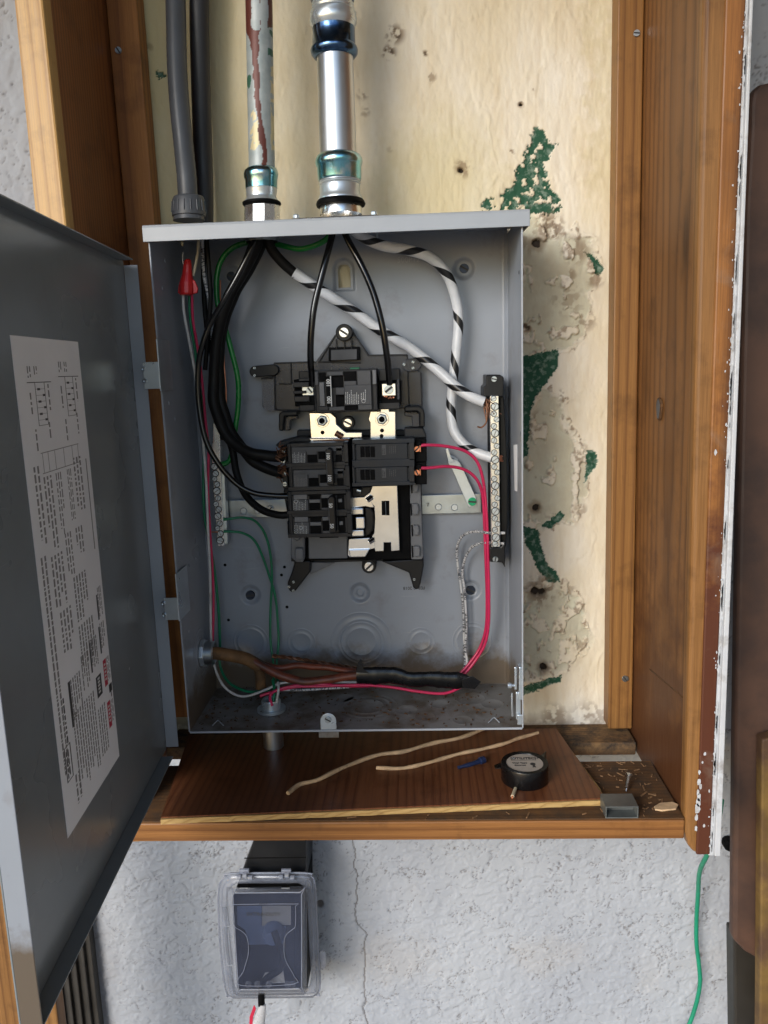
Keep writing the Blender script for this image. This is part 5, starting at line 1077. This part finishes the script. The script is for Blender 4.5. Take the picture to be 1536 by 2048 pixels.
# white striped cables
wire('striped_cable_sleeve', [(534, 462, -.060), (541, 494, -.056), (562, 522, -.050), (592, 549, -.045)], 5.4*mm, 'wire_dusty', 'short bare black end of the diagonal striped cable under the old conduit', 'cable', n=18)
wire('striped_cable', [(588, 545, -.0455), (640, 580, -.040), (700, 618, -.034), (760, 660, -.030), (820, 696, -.030), (870, 736, -.034), (915, 776, -.042), (945, 795, -.046), (968, 804, -.047)], 5.8*mm, 'stripe', 'thick white cable with black spiral running diagonally to the top of the neutral bar', 'cable', 'white cables with black spiral stripe', n=20)
wire('striped_cable', [(703, 455, -.066), (725, 474, -.060), (765, 491, -.052), (815, 500, -.044), (860, 515, -.036), (893, 548, -.030), (911, 596, -.024), (917, 640, -.022), (913, 700, -.022), (906, 760, -.022), (902, 815, -.024), (907, 858, -.028), (925, 886, -.034), (950, 904, -.040), (984, 916, -.046)], 5.6*mm, 'stripe', 'thick white cable with black spiral curving down to the middle of the neutral bar', 'cable', 'white cables with black spiral stripe', n=20)
g = G()
for i in range(46):
    P = atY(966+random.uniform(0, 16), 806+random.uniform(-10, 12), YN+.003+random.uniform(0, .008)); d = Vector((random.uniform(.1, .9), random.uniform(-.4, .4), random.uniform(-1.3, .1)))
    g.lathe(P, d, [(0, .0008), (random.uniform(.006, .016), .0005)], 5)
tag(mk('frayed_strands', g, 'dark_copper'), 'frayed brown strands of the diagonal white cable at the neutral bar', 'wire strands')
tag(tube('loose_strand', W([(974, 812, -.050), (974, 832, -.052), (972, 846, -.052), (963, 855, -.050), (955, 853, -.048)]), .9*mm, 'dark_copper', None, 8), 'curled dark strand hanging under the frayed cable end', 'wire strand')
g = G()
for i in range(9): g.lathe(atY(999+random.uniform(0, 4), 911+i*1.4, YN+.004), (1, 0, random.uniform(-.1, .1)), [(-.006, .0005), (.0022, .0005)], 6)
tag(mk('copper_strands', g, 'copper'), 'clean copper strand ends poking out right of the neutral bar', 'wire strands')
wire('black_wire', [(668, 452, -.068), (662, 480, -.070), (645, 545, -.074), (629, 610, -.076), (622, 670, -.076), (621, 720, -.072), (623, 745, -.064), (625, 772, -.058)], 3.5*mm, 'wire_black', 'glossy black wire down to the left lug of the main breaker', group='black wires to the main breaker', n=14)
wire('black_wire', [(684, 452, -.066), (696, 480, -.068), (725, 535, -.072), (748, 590, -.074), (764, 650, -.076), (773, 705, -.074), (777, 740, -.068), (779, 768, -.060)], 3.5*mm, 'wire_black', 'glossy black wire down to the right lug of the main breaker', group='black wires to the main breaker', n=14)
wire('green_wire', [(664, 455, -.060), (655, 476, -.056), (632, 490, -.050), (600, 498, -.045), (568, 492, -.040), (535, 484, -.036), (500, 484, -.034), (465, 496, -.030), (442, 522, -.030), (433, 562, -.030), (436, 612, -.030), (449, 652, -.030), (463, 702, -.030), (476, 760, -.030), (476, 815, -.029), (470, 860, -.030), (466, 895, -.031), (458, 922, -.032), (440, 930, -.033)], 3.0*mm, 'wire_green', 'bright green wire looping from the tall conduit down to the grounding bar', n=14)
wire('bare_wire', [(440, 560, -.020), (441, 620, -.020), (446, 682, -.022), (448, 730, -.021), (452, 775, -.023), (453, 810, -.022), (456, 850, -.025)], 1.0*mm, 'copper', 'bare copper wire behind the thick black cables at the left', n=8, wob=.001)
gp = 'pinkish-red wires from the single breakers'
wire('red_wire', [(838, 892, -.060), (856, 890, -.060), (895, 893, -.056), (932, 903, -.050), (955, 925, -.046), (967, 965, -.044), (973, 1030, -.043), (976, 1110, -.042), (978, 1190, -.040), (977, 1250, -.036), (969, 1290, -.034), (948, 1325, -.034), (926, 1352, -.038)], 1.75*mm, 'wire_pink', 'pinkish-red wire from the upper single breaker, outer of the pair', group=gp)
wire('red_wire', [(838, 936, -.060), (856, 936, -.060), (895, 933, -.056), (928, 939, -.050), (952, 957, -.046), (965, 990, -.042), (969, 1050, -.040), (972, 1130, -.038), (974, 1200, -.034), (972, 1255, -.030), (960, 1295, -.028), (940, 1325, -.030), (916, 1352, -.034)], 1.75*mm, 'wire_pink', 'pinkish-red wire from the lower single breaker, inner of the pair', group=gp)
gw = 'white printed wires at the lower right'
wire('white_wire', [(1010, 1066, -.047), (980, 1066, -.045), (950, 1063, -.036), (926, 1071, -.026), (915, 1092, -.018), (915, 1125, -.014), (921, 1165, -.012), (926, 1210, -.012), (928, 1260, -.012), (929, 1300, -.014), (930, 1330, -.020), (922, 1355, -.032)], 1.6*mm, 'printed', 'white printed wire with the wider bend left of the neutral bar foot', group=gw)
wire('white_wire', [(1008, 1087, -.047), (985, 1086, -.044), (962, 1086, -.036), (942, 1096, -.026), (930, 1118, -.018), (925, 1145, -.016), (929, 1180, -.016), (932, 1225, -.016), (933, 1262, -.016), (930, 1295, -.018), (934, 1325, -.022), (926, 1355, -.030)], 1.6*mm, 'printed', 'white printed wire with the tighter bend left of the neutral bar foot', group=gw)
gg = 'green ground wires at the left'
wire('ground_wire', [(440, 1040, -.030), (458, 1038, -.030), (485, 1035, -.026), (510, 1042, -.020), (530, 1068, -.016), (541, 1110, -.014), (544, 1160, -.014), (541, 1220, -.014), (541, 1280, -.016), (546, 1320, -.022), (548, 1360, -.040), (546, 1405, -.066)], 1.5*mm, 'wire_teal', 'green ground wire with the wider arc, leaving the grounding bar', group=gg)
wire('ground_wire', [(440, 1064, -.030), (458, 1063, -.030), (485, 1066, -.026), (508, 1080, -.020), (524, 1110, -.016), (538, 1150, -.014), (550, 1190, -.012), (555, 1235, -.012), (557, 1285, -.014), (553, 1330, -.024), (556, 1370, -.04)], 1.5*mm, 'wire_teal', 'green ground wire with the lower arc, leaving the end of the grounding bar', group=gg)
wire('bare_stub', [(421, 1064, -.034), (436, 1064, -.034)], .8*mm, 'copper', 'bare copper wire tip at the left of the grounding bar', n=8)
# wires of the left channel
wire('long_green_wire', [(379, 592, -.060), (381, 640, -.056), (390, 700, -.050), (401, 790, -.044), (408, 880, -.040), (407, 960, -.040), (409, 1030, -.040), (420, 1090, -.038), (430, 1150, -.034), (437, 1220, -.030), (440, 1290, -.028), (440, 1330, -.030), (455, 1362, -.040), (480, 1378, -.050), (505, 1384, -.056), (540, 1380, -.058)], 1.6*mm, 'wire_teal', 'long dark green wire down the left wall of the box')
wire('long_red_wire', [(384, 590, -.062), (386, 640, -.058), (396, 700, -.052), (405, 770, -.048), (411, 840, -.046), (417, 900, -.044), (416, 980, -.044), (420, 1060, -.042), (425, 1140, -.040), (427, 1210, -.040), (425, 1290, -.042)], 1.5*mm, 'wire_pink', 'long pinkish-red wire down the left wall beside the green one')
wire('long_white_wire', [(366, 588, -.066), (368, 625, -.064), (378, 680, -.058), (392, 760, -.052), (404, 860, -.048), (412, 960, -.047), (416, 1060, -.046), (420, 1140, -.044), (421, 1220, -.044), (423, 1290, -.044), (430, 1335, -.050), (446, 1370, -.058), (470, 1389, -.062), (495, 1392, -.062), (530, 1380, -.060), (565, 1366, -.058), (620, 1362, -.056), (680, 1364, -.056), (740, 1366, -.054)], 1.5*mm, 'wire_white', 'long white wire down the left wall, looping at the bottom corner')
wire('ivory_wire', [(397, 470, -.060), (396, 500, -.062), (391, 530, -.064), (386, 552, -.064)], 1.6*mm, 'wire_ivory', 'short ivory wire going into the red wire nut')
wire('speckled_wire', [(405, 470, -.050), (405, 505, -.050), (408, 550, -.048), (415, 585, -.046), (422, 620, -.044), (424, 680, -.040)], 1.9*mm, 'printed', 'speckled white wire beside the red wire nut')
wire('dark_wire', [(412, 470, -.050), (418, 540, -.048), (421, 600, -.046), (415, 680, -.044), (410, 740, -.044)], 2.6*mm, 'wire_dusty', 'dull black wire between the speckled wire and the green loop', 'wire')
wire('dark_wire', [(408, 470, -.030), (407, 560, -.030), (412, 640, -.030), (425, 720, -.028), (438, 800, -.028), (445, 880, -.030)], 2.8*mm, 'wire_dusty', 'dull black wire hugging the left wall behind the feeder cables', 'wire')
wire('white_tip', [(366, 505, -.066), (365, 518, -.067), (367, 530, -.068)], .8*mm, 'wire_white', 'tiny white wire tip above the red wire nut', n=8)
rn = thing('wire_nut', 'red winged wire nut hanging in the upper left corner of the box', 'wire nut', tuple(atY(374, 590, -.068)))
g = G(); Yn = -.068; vlathe(g, [(376, 518, 3), (375.5, 520, 6.5), (375, 530, 8.5), (374.5, 546, 9.8), (374, 554, 11.5), (373, 565, 14), (373, 586, 15), (373, 590, 13)], Yn, 12); mk('nut_shell', g, 'red_nut', rn, .0004)
plate('wing', ccw([(364, 556), (357, 570), (355, 586), (361, 588), (366, 580)]), Yn-.001, .003, 'red_nut', rn, .0008)
plate('wing', ccw([(382, 556), (390, 562), (396, 577), (394, 586), (385, 588), (382, 578)]), Yn-.001, .003, 'red_nut', rn, .0008)
# bottom bundle
tc = thing('old_cable', 'old brown cable entering low on the left, splitting into reddish wires', 'cable', tuple(atY(430, 1306, -.06)))
tube('cloth_sleeve', W([(412, 1306, -.062), (432, 1306, -.062), (460, 1310, -.060), (490, 1318, -.058), (512, 1328, -.056), (524, 1334, -.056)]), .0074, 'brown_cloth', tc, 16, wob=.002)
tube('cloth_sleeve', W([(516, 1334, -.054), (520, 1352, -.050), (522, 1376, -.050)]), .0062, 'brown_cloth', tc, 12, wob=.002)
tube('reddish_wire', W([(505, 1322, -.058), (540, 1340, -.060), (570, 1355, -.062), (610, 1362, -.062), (650, 1361, -.060), (690, 1354, -.060), (725, 1350, -.060), (760, 1354, -.06)]), .0050, 'red_brown', tc, 12, wob=.0024)
tube('reddish_wire', W([(515, 1325, -.050), (560, 1336, -.048), (600, 1331, -.046), (640, 1334, -.048), (690, 1342, -.052), (730, 1345, -.056)]), .0038, 'red_brown', tc, 12, wob=.0024)
tw = thing('twisted_cord', 'thin grey twisted cord running into the black tape bundle', 'cord', tuple(atY(640, 1330, -.04)))
for ph in (0, math.pi):
    base = smoothpath(W([(545, 1312, -.036), (575, 1315, -.036), (620, 1322, -.038), (670, 1330, -.042), (715, 1338, -.050)]), .0022)
    tube('strand', [p+np.array([0, math.cos(i*.75+ph), math.sin(i*.75+ph)])*.0013 for i, p in enumerate(base)], .0015, 'galv' if 0 else 'dark_copper', tw, 7, .001)
wire('pink_wire', [(520, 1392, -.068), (545, 1384, -.066), (590, 1374, -.066), (650, 1372, -.064), (720, 1370, -.062), (780, 1374, -.060), (830, 1382, -.060), (875, 1387, -.060), (900, 1384, -.058), (925, 1372, -.054)], 1.7*mm, 'wire_pink', 'pinkish-red wire along the bottom, sagging below the black tape', n=10)
wire('pink_wire', [(545, 1412, -.080), (540, 1392, -.074), (560, 1378, -.068), (620, 1368, -.064), (690, 1372, -.062), (740, 1372, -.060)], 1.6*mm, 'wire_pink', 'pinkish-red wire rising out of the threaded bushing', n=10)
wire('bushing_wire', [(545, 1420, -.076), (547, 1400, -.072), (549, 1380, -.066), (545, 1360, -.055)], 1.6*mm, 'wire_teal', 'dark green wire rising out of the threaded bushing', n=10)
wire('bushing_wire', [(551, 1420, -.076), (554, 1398, -.074), (557, 1380, -.070), (556, 1365, -.06)], 1.5*mm, 'wire_white', 'white wire rising out of the threaded bushing', n=10)
wire('printed_wire', [(556, 1379, -.064), (600, 1380, -.062), (640, 1378, -.060), (700, 1374, -.060)], 1.5*mm, 'printed', 'white printed wire lying along the bottom under the reddish ones', n=10)
tp = thing('taped_splice', 'long splice wrapped in glossy black tape at the bottom right of the box', 'taped splice', tuple(atY(830, 1360, -.06)))
tube('tape_wrap', W([(712, 1350, -.062), (735, 1350, -.062), (780, 1352, -.060), (840, 1359, -.058), (900, 1362, -.056), (930, 1362, -.054), (945, 1366, -.054)]), .0105, 'tape', tp, 16, wob=.0035, flat=.45, rfun=lambda t: .94+.07*math.sin(t*9)+.03*math.sin(t*37+1)+.03*math.sin(t*83)-.45*max(0, t-.86)/.14)
plate('tape_flap', ccw([(712, 1345), (716, 1325), (721, 1318), (726, 1322), (727, 1338), (740, 1347)]), -.066, .0006, 'tape', tp, .0002)
plate('tape_flap', ccw([(925, 1358), (945, 1352), (962, 1364), (950, 1378), (924, 1376)]), -.060, .001, 'tape', tp, .0003)

# ================================================================== THINGS ON THE SHELF
ZQ = ZP
def stem(name, pts, r, label):
    o = tube(name, [atZ(x, y, ZQ+r+h) for x, y, h in pts], r, 'dry_stem', None, 9, .004, wob=.0018, rfun=lambda t: 1+.12*math.sin(t*37)); return tag(o, label, 'dry stem', 'pale dry stems on the plywood')
stem('dry_stem', [(575, 1586, 0), (600, 1568, 0), (640, 1558, 0), (700, 1529, 0), (760, 1510, 0), (810, 1503, 0), (870, 1484, 0), (920, 1475, 0), (975, 1455, 0)], .0023, 'longer pale dry stem lying across the middle of the plywood')
stem('dry_stem', [(752, 1535, 0), (800, 1536, 0), (850, 1528, 0), (900, 1512, 0), (960, 1500, 0), (1010, 1487, 0), (1040, 1475, 0), (1076, 1464, 0)], .0021, 'shorter pale dry stem ending near the roll of black tape')
ZC = ZQ+.0195
tr = thing('tape_roll', 'roll of black electrical tape lying flat, its paper disc reading UTILITECH', 'tape roll', tuple(atZ(1050, 1560, ZQ)))
cL, cR = atZ(1002, 1528, ZC), atZ(1099, 1528, ZC); R_ = (cR[0]-cL[0])/2*.98; cT, cB = atZ(1051, 1499, ZC), atZ(1051, 1551, ZC); cen = ((cL[0]+cR[0])/2, (cT[1]+cB[1])/2)
g = G(); g.lathe((cen[0], cen[1], ZQ+.0003), (0, 0, 1), [(0, R_*.985), (.0008, R_), (.0180, R_), (.0190, R_*.985), (.0190, R_*.80), (.0182, R_*.78)], 56); mk('tape_winding', g, 'tape', tr, smooth=True)
g = G(); g.lathe((cen[0], cen[1], ZQ+.0180), (0, 0, 1), [(0, R_*.775), (.0006, R_*.775)], 48); mk('paper_disc', g, 'disc_paper', tr, smooth=True)
zt_ = ZQ+.01875; k_ = R_*.775
flat = (0, 0, 0)
text('disc_name', 'UTILITECH', (cen[0]+.10*k_, cen[1]+.50*k_, zt_), k_*.30, 'ink', tr, flat, bold=.00012); text('disc_line', 'Vinyl Tape', (cen[0]-.28*k_, cen[1]-.02*k_, zt_), k_*.19, 'ink', tr, flat, bold=.0001)
text('disc_line', 'Electrical', (cen[0]-.28*k_, cen[1]-.27*k_, zt_), k_*.17, 'ink', tr, flat, bold=.0001); text('disc_line', 'Tape', (cen[0]-.28*k_, cen[1]-.50*k_, zt_), k_*.17, 'ink', tr, flat, bold=.0001) if 0 else None
g = G()
def zrect(x0, x1, y0, y1, z): g.box(cen[0]+x0*k_, cen[0]+x1*k_, cen[1]+y0*k_, cen[1]+y1*k_, z, z+.00008)
zrect(-.64, -.46, .40, .66, zt_); zrect(-.70, -.67, .30, .70, zt_); zrect(.64, .67, .30, .70, zt_); zrect(-.70, .67, .28, .31, zt_)
g.lathe((cen[0]+.42*k_, cen[1]-.15*k_, zt_), (0, 0, 1), [(0, .15*k_), (.00008, .15*k_)], 14); g.prism([(cen[0]+.40*k_, cen[1]-.25*k_, zt_+.0001), (cen[0]+.36*k_, cen[1]-.55*k_, zt_+.0001), (cen[0]+.46*k_, cen[1]-.48*k_, zt_+.0001), (cen[0]+.56*k_, cen[1]-.55*k_, zt_+.0001), (cen[0]+.50*k_, cen[1]-.25*k_, zt_+.0001)], [(cen[0]+.40*k_, cen[1]-.25*k_, zt_), (cen[0]+.36*k_, cen[1]-.55*k_, zt_), (cen[0]+.46*k_, cen[1]-.48*k_, zt_), (cen[0]+.56*k_, cen[1]-.55*k_, zt_), (cen[0]+.50*k_, cen[1]-.25*k_, zt_)])
mk('disc_emblem', g, 'ink', tr); text('disc_letter', 'U', (cen[0]-.55*k_, cen[1]+.53*k_, zt_+.0001), k_*.2, 'paper', tr, flat)
g = G(); Q = [atZ(1085, 1507, ZC-.002), atZ(1093, 1500, ZC-.002), atZ(1090, 1516, ZC-.003), atZ(1075, 1516, ZC-.001)]; g.prism([tuple(p) for p in Q], [(p[0], p[1], p[2]-.015) for p in Q]); mk('tape_end', g, 'tape', tr, .0008)
g = G(); Q = [atZ(988, 1530, ZQ+.001), atZ(1004, 1524, ZQ+.003), atZ(1006, 1536, ZQ+.003), atZ(990, 1536, ZQ+.001)]; g.prism([tuple(p) for p in Q], [(p[0], p[1], p[2]-.001) for p in Q]); mk('tape_end', g, 'tape', tr, .0003)
fr = thing('ferrule', 'tiny tan wire stub with bare tip in front of the tape roll', 'wire stub', tuple(atZ(1028, 1590, ZQ)))
tube('stub_body', [atZ(1031, 1577, ZQ+.002), atZ(1025, 1593, ZQ+.0022)], .0018, 'wire_ivory', fr, 12, .002); tube('stub_tip', [atZ(1025, 1593, ZQ+.0022), atZ(1024.3, 1595, ZQ+.0023)], .0011, 'copper', fr, 10, .001)
bl = thing('blue_plug', 'dark blue plastic anchor lying on the plywood left of the tape roll', 'wall anchor', tuple(atZ(940, 1530, ZQ)))
tube('plug_body', [atZ(916, 1535, ZQ+.0028), atZ(940, 1529, ZQ+.003), atZ(960, 1522, ZQ+.0032)], .0027, 'blue_plastic', bl, 12, rfun=lambda t: .7+.35*t+.08*math.sin(t*40))
tube('plug_collar', [atZ(960, 1522, ZQ+.0034), atZ(968, 1519, ZQ+.0034)], .0040, 'blue_plastic', bl, 12)
# standing screw and U-shaped clip
P = atZ(1252, 1583, ZS+.002); sw = thing('wood_screw', 'shiny wood screw lying on the grimy plank above the metal clip', 'screw', tuple(P))
Q = atZ(1258, 1549, ZS+.013); d = Vector(Q-P); L_ = d.length; g = G(); pf = [(0, .0003), (.003, .0013)]; n_ = 14
for k in range(n_): t = .003+(L_-.005)*k/n_; pf += [(t, .0013), (t+(L_-.005)/n_*.5, .0023)]
pf += [(L_-.002, .0015), (L_, .0038), (L_+.0006, .0038)]; g.lathe(P, d, pf, 14); mk('screw_body', g, 'alu', sw)
cl = thing('metal_clip', 'small hollow grey metal box clip on the front edge of the plank', 'metal clip', tuple(atZ(1243, 1636, ZS)))
zc_ = ZS+.0016; a = atZ(1211, 1637, zc_); b = atZ(1277, 1637, zc_); yf = (a[1]+b[1])/2; x0, x1 = a[0], b[0]; hh = .0125; dd = .024; tt = .0012
for (n_, q) in (('clip_top', (x0, x1, yf, yf+dd, zc_+hh-tt, zc_+hh)), ('clip_base', (x0, x1, yf, yf+dd, zc_, zc_+tt)), ('clip_side', (x0, x0+tt, yf+.0001, yf+dd, zc_+tt, zc_+hh-tt)), ('clip_side', (x1-tt, x1, yf+.0001, yf+dd, zc_+tt, zc_+hh-tt)), ('clip_back', (x0+tt, x1-tt, yf+.013, yf+.014, zc_+tt, zc_+hh-tt))):
    g = G(); g.box(*q); mk(n_, g, 'clip_metal', cl, .0004)

# ================================================================== OUTLET WITH WEATHERPROOF COVER
ob = thing('outlet_box', 'dark grey outlet box mounted on the stucco behind the clear cover', 'outlet box', tuple(atY(548, 1760, 0)))
g = G(); A = atY(478, 1790, -.055); B = atY(610, 1990, -.055)
g.prism([tuple(atY(x, y, -.050)) for x, y in ((464, 1800), (482, 1750), (612, 1745), (614, 1985), (474, 1987))], [(p[0], .012, p[2]) for p in [atY(x, y, -.050) for x, y in ((464, 1800), (482, 1750), (612, 1745), (614, 1985), (474, 1987))]]); mk('back_box', g, 'matte_black', ob, .0015)
ck = thing('black_chase', 'dark grey box section running up the wall from the outlet to the shelf', 'conduit body', tuple(atY(550, 1700, 0)))
g = G(); A = [atY(x, y, -.052) for x, y in ((478, 1762), (515, 1660), (612, 1660), (612, 1762))]; g.prism([tuple(p) for p in A], [(p[0], .012, p[2]) for p in A]); mk('chase_body', g, 'black', ck, .0015)
g = G(); A = [atY(x, y, -.0526) for x, y in ((488, 1717.5), (612, 1716), (612, 1714.5), (489, 1716))]; g.prism([tuple(p) for p in A], [(p[0], -.0518, p[2]) for p in A]); mk('chase_seam', g, 'matte_black', ck)
cv = thing('outlet_cover', 'cloudy clear plastic weatherproof outlet cover marked EXTRA-DUTY', 'outlet cover', tuple(atY(540, 1990, -.07)))
outer = [(452, 1752), (462, 1747), (610, 1746), (622, 1752), (630, 1770), (634, 1860), (640, 1965), (636, 1985), (625, 1993), (470, 1995), (455, 1988), (448, 1960), (440, 1880), (437, 1800), (440, 1768)]
def shrink(p, k, cx=541, cy=1872): return [(cx+(x-cx)*k, cy+(y-cy)*k) for x, y in p]
def bowl(name, out, inn, Y0, Y1, mat, par):
    g = G(); a = [atY(x, y, Y0) for x, y in out]; b = [atY(x, y, Y1) for x, y in inn]; n = len(a); g.add([tuple(p) for p in a]+[tuple(p) for p in b], [(i, (i+1) % n, n+(i+1) % n, n+i) for i in range(n)]); o = mk(name, g, mat, par, smooth=True)
    s = o.modifiers.new('thickness', 'SOLIDIFY'); s.thickness = .0016; return o
bowl('cover_flange', outer, outer, -.050, -.064, 'cloudy_edge', cv)
lid0 = shrink(outer, .97); lidc = [(472, 1782), (478, 1776), (602, 1775), (608, 1782), (613, 1900), (616, 1975), (610, 1986), (478, 1990), (470, 1982), (462, 1900), (458, 1790), (461, 1780)]
bowl('cover_rim', outer, [(536+(x-536)*.83, 1882+(y-1882)*.86) for x, y in outer], -.0645, -.0662, 'cloudy_edge', cv)
tube('rim_bead', [atY(x, y, -.0648) for x, y in outer+[outer[0]]], .0011, 'cloudy_bead', cv, 8)
tube('rim_bead', [atY(536+(x-536)*.93, 1882+(y-1882)*.945, -.0660) for x, y in outer+[outer[0]]], .0006, 'cloudy_bead', cv, 8)
f1 = [(455, 1776), (608, 1775), (612, 1780), (612, 1982), (606, 1988), (478, 1990), (468, 1984), (455, 1790)]
f2 = [(466, 1786), (600, 1785), (603, 1789), (603, 1972), (598, 1977), (482, 1979), (477, 1974), (466, 1794)]
bowl('lid_side', f1, f2, -.0658, -.098, 'cloudy_edge', cv); plate('lid_face', f2, -.0990, .0012, 'cloudy', cv, .0006)
tube('lid_bead', [atY(x, y, -.0985) for x, y in f2+[f2[0]]], .0007, 'cloudy_bead', cv, 8)
rec = [(467, 1812), (470, 1809), (588, 1808), (591, 1812), (591, 1850), (586, 1858), (572, 1870), (568, 1890), (571, 1920), (588, 1952), (588, 1968), (480, 1970), (488, 1940), (497, 1905), (494, 1875), (483, 1862), (468, 1850)]
tube('lid_bead', [atY(x, y, -.0998) for x, y in rec+[rec[0]]], .0004, 'cloudy_bead', cv, 6)
ptext('cover_lettering', 'EXTRA-DUTY', 527, 1829, -.0995, 8.2, 'ink', cv, .012)
for x in (488, 572):
    for dx, dy, r in ((-10, 2, 5), (2, -2, 6.5), (13, 3, 5)):
        g = G(); P = atY(x+dx, 1752+dy, -.070); m_ = mpp(x, 1750, -.07); g.lathe((P[0]-4*m_, P[1], P[2]), (1, 0, 0), [(0, r*m_), (.0002, r*m_*1.05), (8*m_, r*m_)], 14); mk('hinge_knuckle', g, 'cloudy_bead', cv, .0004)
    pbox('hinge_tab', x-10, 1740, x+10, 1747, -.070, .004, 'cloudy_bead', cv, .0008); pbox('hinge_slot', x-9, 1769, x+7, 1775.5, -.0665, .001, 'matte_black', cv); pbox('hinge_slot_edge', x-9, 1776, x+7, 1778, -.0672, .001, 'ink_white', cv, 0)
for (x, y) in ((488, 1752), (578, 1750)): pass
plate('cover_latch', ccw([(635, 1908), (642, 1903), (651, 1905), (652, 1935), (645, 1941), (637, 1938)]), -.064, .004, 'cloudy_edge', cv, .001)
for (y0, y1) in ((1815, 1852), (1855, 1930), (1934, 1985)): plate('side_rib', [(443+(y0-1800)*.06, y0), (453+(y0-1800)*.075, y0), (455+(y1-1800)*.09, y1), (446+(y1-1800)*.07, y1)], -.0672, .0015, 'cloudy_edge', cv, .0005)
for i, x in enumerate((497, 515, 538, 575, 586)):
    g = G(); P = atY(x, 1967, -.090); g.lathe(P, (0, -1, 0), [(0, .0038), (.003, .0034), (.003, .0022), (0, .002)], 14); mk('knockout_boss', g, 'cloudy_edge', cv)
# receptacle and plug seen through the cover
rc = thing('receptacle', 'bluish grey outlet and plug seen dimly through the cloudy cover', 'receptacle', tuple(atY(530, 1880, -.05)))
plate('yoke_plate', [(472, 1812), (588, 1810), (590, 1965), (486, 1967)], -.053, .002, 'matte_black', rc, .001)
plate('pale_sticker', [(524, 1812), (582, 1812), (582, 1850), (524, 1852)], -.0545, .001, 'mid_grey', rc); plate('blue_face', [(474, 1813), (523, 1812), (523, 1852), (572, 1852), (566, 1888), (498, 1890), (490, 1860), (475, 1850)], -.0540, .0008, 'dusk_blue', rc)
g = G(); P = atY(548, 1860, -.055); g.lathe(P, (0, -1, 0), [(0, .013), (.008, .013), (.012, .010), (.016, .009), (.017, .004)], 24); mk('plug_body', g, 'dusk_blue', rc, smooth=True)
tube('plug_cord', W([(548, 1862, -.070), (556, 1885, -.074), (566, 1915, -.072), (560, 1938, -.068), (540, 1952, -.066), (527, 1965, -.066), (523, 1985, -.066), (523, 2012, -.066)]), .0042, 'matte_black', rc, 12)
plate('wall_gap', ccw([(524, 1958), (530, 1946), (545, 1944), (566, 1938), (570, 1966), (524, 1968)]), -.0545, .001, 'white_paint', rc)
wp = thing('plug_bag', 'clear and red plastic wrapping hanging on the cord below the outlet cover', 'plastic wrapping', tuple(atY(522, 2030, -.066)))
tube('wrap_body', W([(524, 2008, -.068), (522, 2020, -.068), (518, 2040, -.068), (514, 2075, -.068)]), .0095, 'foil', wp, 9, .004, rfun=lambda t: .45+.75*t, wob=.004, flat=.6)
plate('red_edge', ccw([(508, 2010), (512, 2018), (506, 2035), (503, 2070), (498, 2070), (499, 2035)]), -.070, .001, 'ink_red', wp, .0003)
